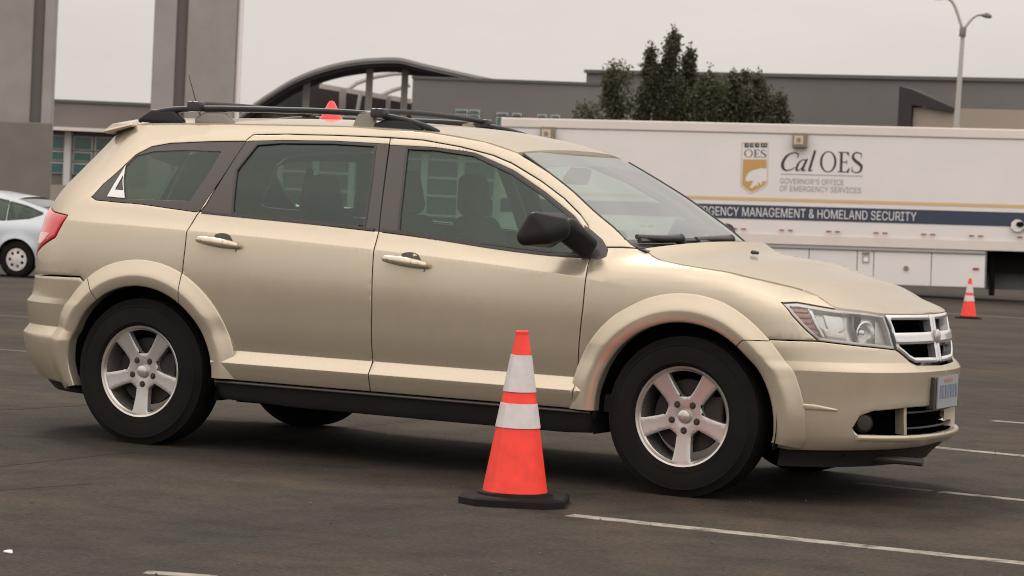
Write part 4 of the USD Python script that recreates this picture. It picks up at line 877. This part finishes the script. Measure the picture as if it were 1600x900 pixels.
# grille with its chrome cross
GR = Polygon([(1.034, .853), (1.068, .790), (1.090, .700), (1.132, .680), (1.178, .655), (1.228, .640), (SFE + .1, .634), (SFE + .1, .850), (1.2, .853)])
half = sbox(0, 0, SFE, 2)
frame = GR.difference(GR.buffer(-.022)).intersection(half)
cross = shapely.union_all([Polygon([(1.05, .773), (SFE, .773), (SFE, .722), (1.07, .722)]), sbox(SFE - .036, .63, SFE, .85)]).intersection(GR)
gm = cpart('grille', both(panel(GR.buffer(.004).intersection(half), lift(-.13), .03, .01, 0)), 'void')
cpart('grille_frame', both(panel(frame, lift(.004), .02, .045, .005)), 'chrome', 35, gm)
cpart('grille_cross', both(panel(cross, lift(.010), .02, .04, .005)), 'chrome', 35, gm)
bd = lathe([(0, .012), (.018, .011), (.030, .006), (.034, 0), (0, 0)], 28, 'y'); bd.apply_transform(trimesh.transformations.rotation_matrix(math.pi / 2, (0, 0, 1))); bd.apply_translation(P(SFE, .749, .016))
cpart('badge', bd, 'alloy', 35, gm)
# sills
mirrored_pair('sill', Polygon([(-2.47, .346), (-2.45, .250), (-2.0, .236), (-1.2, .232), (-.60, .232), (-.46, .240), (-.43, .346)]), 'sill_plastic', -.004, .04, .05, .006)
_q = np.linspace(-2.45, -.45, 60); _st = tube(P(_q, np.full(60, .343), .004), .006, 8); cpart('sill_step', _st, 'pillar_trim', 50); cpart('sill_step', mirror(_st), 'pillar_trim', 50)
# rear bumper and tailgate
SRE = SR + .0004
rb = Polygon([*circle_arc(RW, 194, 126, n=30), (-3.266, .803), (-3.60, .796), (SRE, .790), (SRE, .30), (-3.9, .285), (-3.5, .262), (-3.33, .252)]).buffer(0).buffer(-GAP)
rb = shapely.union_all([rb, rb.intersection(sbox(-4.5, 0, -4.3, 2)).buffer(GAP * 1.01).intersection(sbox(SRE, .30, SRE + .01, .785))])
rb_ = cpart('rear_bumper', both(panel(rb, lift(0), .025, .03, lines=CREASES)), 'paint'); arch_flare(RW, 126, 193, (rb_, rb_))
mirrored_pair('rear_valance', Polygon([(SRE, .20), (-3.35, .20), (-3.33, .246), (-3.5, .256), (-3.9, .279), (SRE, .294)]), 'sill_plastic', -.02, .04, .03, .004)
TG = Polygon([(SRE, .797), (-3.985, .797), (-3.985, 1.475), (-3.84, 1.515), (SRE, 1.56)])
RWN = Polygon([(SRE - .1, 1.14), (-4.05, 1.14), (-4.02, 1.40), (SRE - .1, 1.46)])
tg = cpart('tailgate', both(panel(TG.difference(RWN), lift(0), .03, .025)), 'paint')
cpart('rear_window', both(panel(RWN.intersection(sbox(SRE, 0, 0, 2)), lift(-.004), .05, .004, 0, True)), 'privacy', 35, tg)

# ---- surfaces that span the car: bonnet, windscreen, roof
def dense(pts, step=.03):
    pts = np.array(pts, float); d = np.r_[0, np.cumsum(np.hypot(*np.diff(pts, axis=0).T))]
    u = np.linspace(0, d[-1], int(d[-1] / step) + 2); return PCH(d, pts[:, 0])(u), PCH(d, pts[:, 1])(u), u / d[-1]
def span(E, crown, bow, n=41, pw=2.0, d=0.0, thick=.02):
    """A sheet from each edge point to its mirror point, bulging up by crown and forward by bow in the middle, with its edges turned down."""
    b = np.sin(np.linspace(-1, 1, n) * np.pi / 2); k = len(E); V = np.zeros((k, n, 3))
    for i in range(k):
        f = 1 - np.abs(b) ** pw
        V[i] = np.stack([E[i, 0] + bow[i] * (1 - b * b), -E[i, 1] * b * -1, E[i, 2] + crown[i] * f + d], -1)
    F = [(i * n + j, (i + 1) * n + j, (i + 1) * n + j + 1, i * n + j + 1) for i in range(k - 1) for j in range(n - 1)]
    ring = [i * n for i in range(k)] + [(k - 1) * n + j for j in range(1, n)] + [i * n + n - 1 for i in range(k - 2, -1, -1)] + [j for j in range(n - 2, 0, -1)]
    W = V.reshape(-1, 3); L = W[ring] - [0, 0, thick]; m_ = len(W)
    F += [(ring[q], m_ + q, m_ + (q + 1) % len(ring), ring[(q + 1) % len(ring)]) for q in range(len(ring))]
    m = tm((np.vstack([W, L]), np.array(F))); 
    if m.face_normals[len(m.faces) // 3][2] < 0: m.invert()
    return m
# bonnet edge: along the wing, over the lamp, across the top of the grille
NOSE = [(.744, .883), (.88, .872), (1.028, .860), (1.2, .858), (1.40, .857), (SF - .02, .857)]
s, z, u = dense([*HOODCUT[:-1], *NOSE])
E = P(s, z); E[:, 1] += .004 * (s < .75); ye = np.abs(E[:, 1])
E = E[ye > .02]; u = u[ye > .02]; ye = ye[ye > .02]
crown = np.interp(E[:, 0], [-.26, 0, .35, .62, .80], [.045, .050, .050, .062, .028]) * np.clip(ye / .75, 0, 1) ** .8
bow = np.interp(E[:, 0], [-.26, -.15, .1, .3], [.19, .16, .07, 0])
cpart('bonnet', span(E, crown, bow, pw=2.6), 'paint')
cpart('washer_jet', hull_of([((.06, -.26, 1.098), .010), ((.085, -.26, 1.096), .008)], 10), 'black_trim')
# windscreen and its scuttle
s, z, u = dense([(-.974, 1.512), *APIN[:-1], (-.285, 1.100)]); WE = P(s, z); WE[:, 1] += .006
wb = np.interp(u, [0, .5, 1], [.03, .04, .06]); wc = np.interp(u, [0, .4, 1], [.028, .018, .008])
cpart('windscreen', span(WE, wc, wb, d=-.004, thick=.004), 'windshield')
fr = np.vstack([WE[:1] + [-.0, 0, 0], WE[:1] + (WE[1:2] - WE[:1]) * .9])
cpart('windscreen_band', span(np.array([WE[0] + (WE[4] - WE[0]) * t for t in (0, .5, 1)]), wc[[0, 2, 4]], wb[[0, 2, 4]], d=-.010, thick=.003), 'pillar_trim')
cpart('windscreen_foot', span(WE[-4:], wc[-4:], wb[-4:], d=-.0015, thick=.002), 'black_trim')
sl = np.stack([WE[:, 0], WE[:, 1], WE[:, 2]], -1)
for sd in (1, -1):
    m = tube(sl * [1, sd, 1] + [0.0, -.002 * sd, -.006], .006, 8); cpart('windscreen_seal', m, 'black_trim')
s2 = np.array([[-.300, -.775, 1.096], [-.255, -.785, 1.088], [-.215, -.770, 1.062]])
cpart('scuttle', span(s2, np.array([.018, .024, .040]), np.array([.12, .14, .16]), thick=.03), 'black_trim')
def on_glass(t, b, up=0.):
    i = t * (len(WE) - 1); e = np.array([np.interp(i, np.arange(len(WE)), WE[:, k]) for k in range(3)]); w = np.interp(t, u, wb); c = np.interp(t, u, wc)
    return np.array([e[0] + w * (1 - b * b) + up * .7, -e[1] * b, e[2] + c * (1 - b * b) + up])
for b0, b1, t1, b2 in ((-.50, -.93, .90, -.10), (.30, -.20, .93, .72)):
    arm = [on_glass(1.0, b0, -.005), on_glass(.97, b0 * .9 + b1 * .1, .035), on_glass(.95, (b0 + b1) / 2, .028), on_glass(t1, b1, .018)]
    w = cpart('wiper', tube(arm, [.026, .022, .016, .012], 8), 'black_trim', 50)
    bl = [on_glass(.93 if b1 < -.5 else .955, v, .012) for v in np.linspace(b1, b2, 7)]
    cpart('blade', tube(bl, .013, 6), 'black_trim', 50, w); cpart('pivot', hull_of([(arm[0], .022), (arm[1], .024)]), 'black_trim', 50, w)
# roof
s, z, u = dense(RIM, .05); RE = P(s, z); RE[:, 1] += .002
rbow = np.interp(u, [0, .18, .7, 1], [-.10, 0, 0, .08]); rcr = np.interp(u, [0, .15, .5, .8, 1], [.028, .045, .048, .042, .028])
cpart('roof', span(RE, rcr, rbow, pw=2.6), 'paint')
cpart('headliner', span(RE * [1, .97, 1], rcr, rbow * .9, pw=2.6, d=-.045, thick=.01), 'liner')
_w = [(-3.355, -.575, 1.540, .012), (-3.20, -.585, 1.576, .010), (-3.50, -.30, 1.575, .014), (-3.30, -.30, 1.612, .012)]
cpart('spoiler', hull_of([((x, y * sd, z), r) for x, y, z, r in _w for sd in (1, -1)], 16), 'paint', 40)
# roof rails and cross bars
for sd in (1, -1):
    top = [(-3.17, 1.600), (-3.08, 1.640), (-2.95, 1.664), (-2.6, 1.676), (-2.1, 1.678), (-1.85, 1.672), (-1.68, 1.654), (-1.56, 1.628), (-1.46, 1.596)]
    s_ = np.linspace(0, 1, 30); T = np.array(top); d_ = np.linspace(0, 1, len(T))
    ln = np.stack([PCH(d_, T[:, 0])(s_), np.full(30, -.555 * sd), PCH(d_, T[:, 1])(s_)], -1)
    rr = cpart('roof_rail', tube(ln, np.interp(s_, [0, .1, .9, 1], [.012, .016, .016, .012]), 12), 'rack_black', 50)
    for x, zt, wd, mt in ((-3.03, 1.645, .115, 'rack_black'), (-2.72, 1.640, .10, 'rack_foot'), (-1.86, 1.672, .05, 'rack_foot'), (-1.68, 1.634, .12, 'rack_black')):
        cpart('foot', hull_of([((x - wd, -.555 * sd, 1.612), .018), ((x + wd, -.555 * sd, 1.604), .018), ((x - wd * .55, -.555 * sd, zt), .016), ((x + wd * .55, -.555 * sd, zt), .016)]), mt, 50, rr)
for x, zz in ((-2.83, 1.692), (-1.78, 1.686)):
    y = np.linspace(-.60, .60, 21); cb = cpart('cross_bar', tube(np.stack([np.full(21, x), y, zz + .012 * (1 - (y / .6) ** 2)], -1), .014, 10), 'rack_black', 50)
    for sd in (1, -1): cpart('clamp', bx(x - .036, x + .036, sd * .565 - .036, sd * .565 + .036, 1.655, zz + .015, .011), 'black_trim', 40, cb)
cpart('antenna', tube([(-3.08, -.12, 1.635), (-3.11, -.12, 1.70), (-3.17, -.12, 1.86)], [.007, .004, .002], 8), 'black_trim', 50)
# door mirrors
for sd in (1, -1):
    sh = hull_of([((-.60, -.97, 1.175), .055), ((-.575, -.98, 1.195), .045), ((-.66, -1.11, 1.205), .036), ((-.70, -1.12, 1.125), .040), ((-.63, -.97, 1.115), .036), ((-.555, -1.05, 1.17), .055), ((-.60, -1.10, 1.15), .055)], 28)
    v_ = sh.vertices.copy(); v_[:, 1] = -((-v_[:, 1] - .97) * .72 + .955); v_[:, 0] -= .030 + (.16 if sd < 0 else 0); sh = trimesh.Trimesh(v_, sh.faces)
    sh = trimesh.Trimesh(sh.vertices * [1, sd, 1], sh.faces); sh.fix_normals()
    mr = cpart('door_mirror', sh, 'mirror_black', 45)
    arm = hull_of([((-.52, -.872, 1.075), .035), ((-.49, -.872, 1.11), .03), ((-.575, -.965, 1.15), .045), ((-.555, -.965, 1.175), .045)], 16); arm.vertices *= [1, sd, 1]; arm.fix_normals(); cpart('arm', arm, 'mirror_black', 45, mr)
    gl = trimesh.creation.icosphere(2, 1.0); gl.vertices = gl.vertices * [.004, .06, .05] + [-.705, -1.02, 1.19]; gl.vertices *= [1, sd, 1]; gl.vertices += [-.16 if sd < 0 else 0, 0, -.03]; gl.fix_normals(); cpart('mirror_glass', gl, 'chrome', 45, mr)
sail = Polygon([(-.545, 1.045), (-.46, 1.036), (-.425, 1.05), (-.432, 1.085), (-.47, 1.128), (-.53, 1.168), (-.57, 1.19)])
mirrored_pair('mirror_base', sail, 'pillar_trim', .006, .02, .02, .006)

# ---- wheels: the same alloy four times
def spoke_face(u, v, o):
    r = np.hypot(u, v); return np.stack([u, -(.066 + .018 * np.clip((r - .06) / .15, 0, 1) ** 1.5 - .012 * np.clip(1 - r / .05, 0, 1)) - o, v], -1)
rim2d = Point(0, 0).buffer(.088, 24)
for k in range(5):
    a = -90 + 72 * k
    sp_ = Polygon([(.04, -.036), (.12, -.035), (.18, -.041), (.222, -.050), (.222, .050), (.18, .041), (.12, .035), (.04, .036)])
    rim2d = rim2d.union(affinity.rotate(sp_, a, origin=(0, 0)))
rim2d = rim2d.buffer(.012).buffer(-.024).buffer(.012).union(Point(0, 0).buffer(.2225, 48).difference(Point(0, 0).buffer(.205, 48)))
TYRE = tyre_mesh(.360, .222, .228)
SPK = panel(rim2d, spoke_face, .014, .035, .004)
LIP = lathe([(.212, .088), (.216, .096), (.2245, .099), (.231, .094), (.232, .082), (.226, .07), (.218, .02), (.212, -.08), (.205, -.08), (.205, .08), (.212, .088)], 72, 'y')
DISC = cat(lathe([(0, -.01), (.165, -.01), (.165, .012), (.07, .012), (.07, .03), (0, .03)], 40, 'y'))
CAL = bx(.08, .175, -.045, .03, -.06, .10, .01)
CAP = lathe([(0, .080), (.018, .0795), (.028, .076), (.031, .066), (.031, .04), (0, .04)], 32, 'y')
NUT = lathe([(0, .012), (.008, .012), (.0105, .008), (.0105, .0055), (.0155, .0055), (.016, .003), (.016, -.01), (0, -.01)], 12, 'y')
POC = lathe([(.0155, .0), (.0165, .0015), (.0175, .0), (.0155, -.003), (.0155, 0)], 20, 'y')
HOUSE = lathe([(.432, -.13), (.432, .15), (.424, .15), (.424, -.12), (0, -.12), (0, -.13), (.432, -.13)], 48, 'y')
for hx in (0., RW):
    for sd in (1, -1):
        def put(m):
            m = m.copy(); m.apply_translation((hx, -.785, .358)); return m if sd > 0 else mirror(m)
        w = cpart('wheel', put(TYRE), 'tyre', 40)
        cpart('spokes', put(SPK), 'alloy', 35, w); cpart('rim_lip', put(LIP), 'alloy_lip', 40, w); cpart('brake_disc', put(DISC), 'disc', 40, w); cpart('brake_caliper', put(CAL), 'disc', 40, w); cpart('hub_cap', put(CAP), 'alloy_lip', 40, w)
        for k in range(5):
            a = math.radians(-90 + 72 * k); n_ = NUT.copy(); n_.apply_translation((.0635 * math.cos(a), -.062, .0635 * math.sin(a))); cpart('wheel_nut', put(n_), 'nut', 30, w)
            n_ = Point(0, 0)
    # inner arch lining, open to the outside and below
    a = np.linspace(-.25, math.pi + .25, 40); V = []
    for t in a:
        for y in (-.90, -.45): V.append((hx + .445 * math.cos(t), y * 1.0, .355 + .445 * math.sin(t)))
    V = np.array(V); V[::2, 1] = -.875
    F = [(2 * i, 2 * i + 1, 2 * i + 3, 2 * i + 2) for i in range(39)]
    back = [(hx, -.45, .355)] + [tuple(V[2 * i + 1]) for i in range(40)]
    mm = cat((V, np.array(F)), trimesh.Trimesh(np.array(back), [(0, i, i + 1) for i in range(1, 40)], process=False))
    ma = cpart('arch_liner', mm, 'dark', False); cpart('arch_liner', mirror(mm), 'dark', False)
# ---- underside, cabin floor, seats, dashboard
cpart('underbody', cat(bx(-2.40, -.5, -.76, .76, .24, .34), bx(-3.60, .62, -.44, .44, .25, .40), bx(-3.62, -3.36, -.60, .60, .30, .45), bx(.45, .68, -.62, .62, .22, .40)), 'dark', False)
cpart('exhaust', cat(tube([(-3.70, .45, .26), (-3.2, .45, .27), (-2.5, .3, .25), (-.8, .1, .24)], .04, 10), hull_of([((-3.55, .42, .27), .09), ((-3.15, .42, .27), .09)])), 'disc')
cpart('engine_bay', bx(-.35, .62, -.66, .66, .40, .80), 'dark', False)
cpart('radiator_panel', bx(.62, .70, -.60, .60, .30, .84), 'dark', False)
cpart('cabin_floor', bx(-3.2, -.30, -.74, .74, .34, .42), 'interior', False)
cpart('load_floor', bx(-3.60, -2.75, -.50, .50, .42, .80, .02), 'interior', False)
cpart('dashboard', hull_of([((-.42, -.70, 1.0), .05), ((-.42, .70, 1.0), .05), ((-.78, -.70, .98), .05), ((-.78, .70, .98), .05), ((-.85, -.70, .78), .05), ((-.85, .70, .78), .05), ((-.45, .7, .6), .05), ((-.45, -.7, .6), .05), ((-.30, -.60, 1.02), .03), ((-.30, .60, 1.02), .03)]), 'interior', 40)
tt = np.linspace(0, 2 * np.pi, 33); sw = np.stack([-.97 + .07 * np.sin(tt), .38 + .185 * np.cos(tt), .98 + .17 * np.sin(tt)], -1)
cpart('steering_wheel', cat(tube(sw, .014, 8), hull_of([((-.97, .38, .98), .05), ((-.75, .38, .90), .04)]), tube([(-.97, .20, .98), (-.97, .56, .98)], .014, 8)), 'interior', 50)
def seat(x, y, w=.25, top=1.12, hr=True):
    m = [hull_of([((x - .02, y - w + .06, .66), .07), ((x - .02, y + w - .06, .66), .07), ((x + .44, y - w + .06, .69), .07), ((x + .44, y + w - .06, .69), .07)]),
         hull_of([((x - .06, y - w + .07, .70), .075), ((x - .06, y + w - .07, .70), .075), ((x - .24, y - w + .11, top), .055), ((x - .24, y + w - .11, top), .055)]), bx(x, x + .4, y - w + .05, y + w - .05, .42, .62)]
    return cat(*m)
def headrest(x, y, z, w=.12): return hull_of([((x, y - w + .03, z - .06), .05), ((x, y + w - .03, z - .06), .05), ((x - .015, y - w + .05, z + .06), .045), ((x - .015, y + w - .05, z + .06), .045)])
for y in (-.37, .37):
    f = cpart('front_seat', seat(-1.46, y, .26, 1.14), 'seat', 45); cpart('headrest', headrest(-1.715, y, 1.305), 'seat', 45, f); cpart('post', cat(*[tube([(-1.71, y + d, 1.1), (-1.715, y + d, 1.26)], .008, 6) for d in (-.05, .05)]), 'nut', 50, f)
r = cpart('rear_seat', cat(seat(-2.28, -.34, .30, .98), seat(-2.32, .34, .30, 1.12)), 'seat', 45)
cpart('headrest', headrest(-2.60, .37, 1.265, .13), 'seat', 45, r)
cpart('rear_view_mirror', hull_of([((-.98, -.10, 1.40), .022), ((-.98, .10, 1.40), .022), ((-.96, -.09, 1.44), .02), ((-.96, .09, 1.44), .02)]), 'black_trim', 45)
# ---- things carried on and in the car
bt = thing('roof_beacon', 'small red cone-shaped beacon on the roof of the tan car between the rack bars', 'beacon', (-2.375, .0, 1.652))
obj('base', cat(lathe([(0, 0), (.056, 0), (.060, .006), (.056, .018), (0, .018)], 32)), M['beacon'], bt, 35)
obj('dome', lathe([(0, .10), (.010, .099), (.018, .088), (.035, .055), (.050, .018), (0, .018)], 32), M['beacon'], bt, 35)
rc = thing('orange_cone_inside', 'small orange cone tip seen through the rear door window behind the seat', 'small cone', (-2.72, .40, .80))
obj('body', lathe([(.075, 0), (.045, .45), (.018, .60), (.0, .605)], 32), M['cone_orange'], rc, 35); obj('base', bx(-.14, .14, -.14, .14, -.002, .016, .004), M['cone_base'], rc)
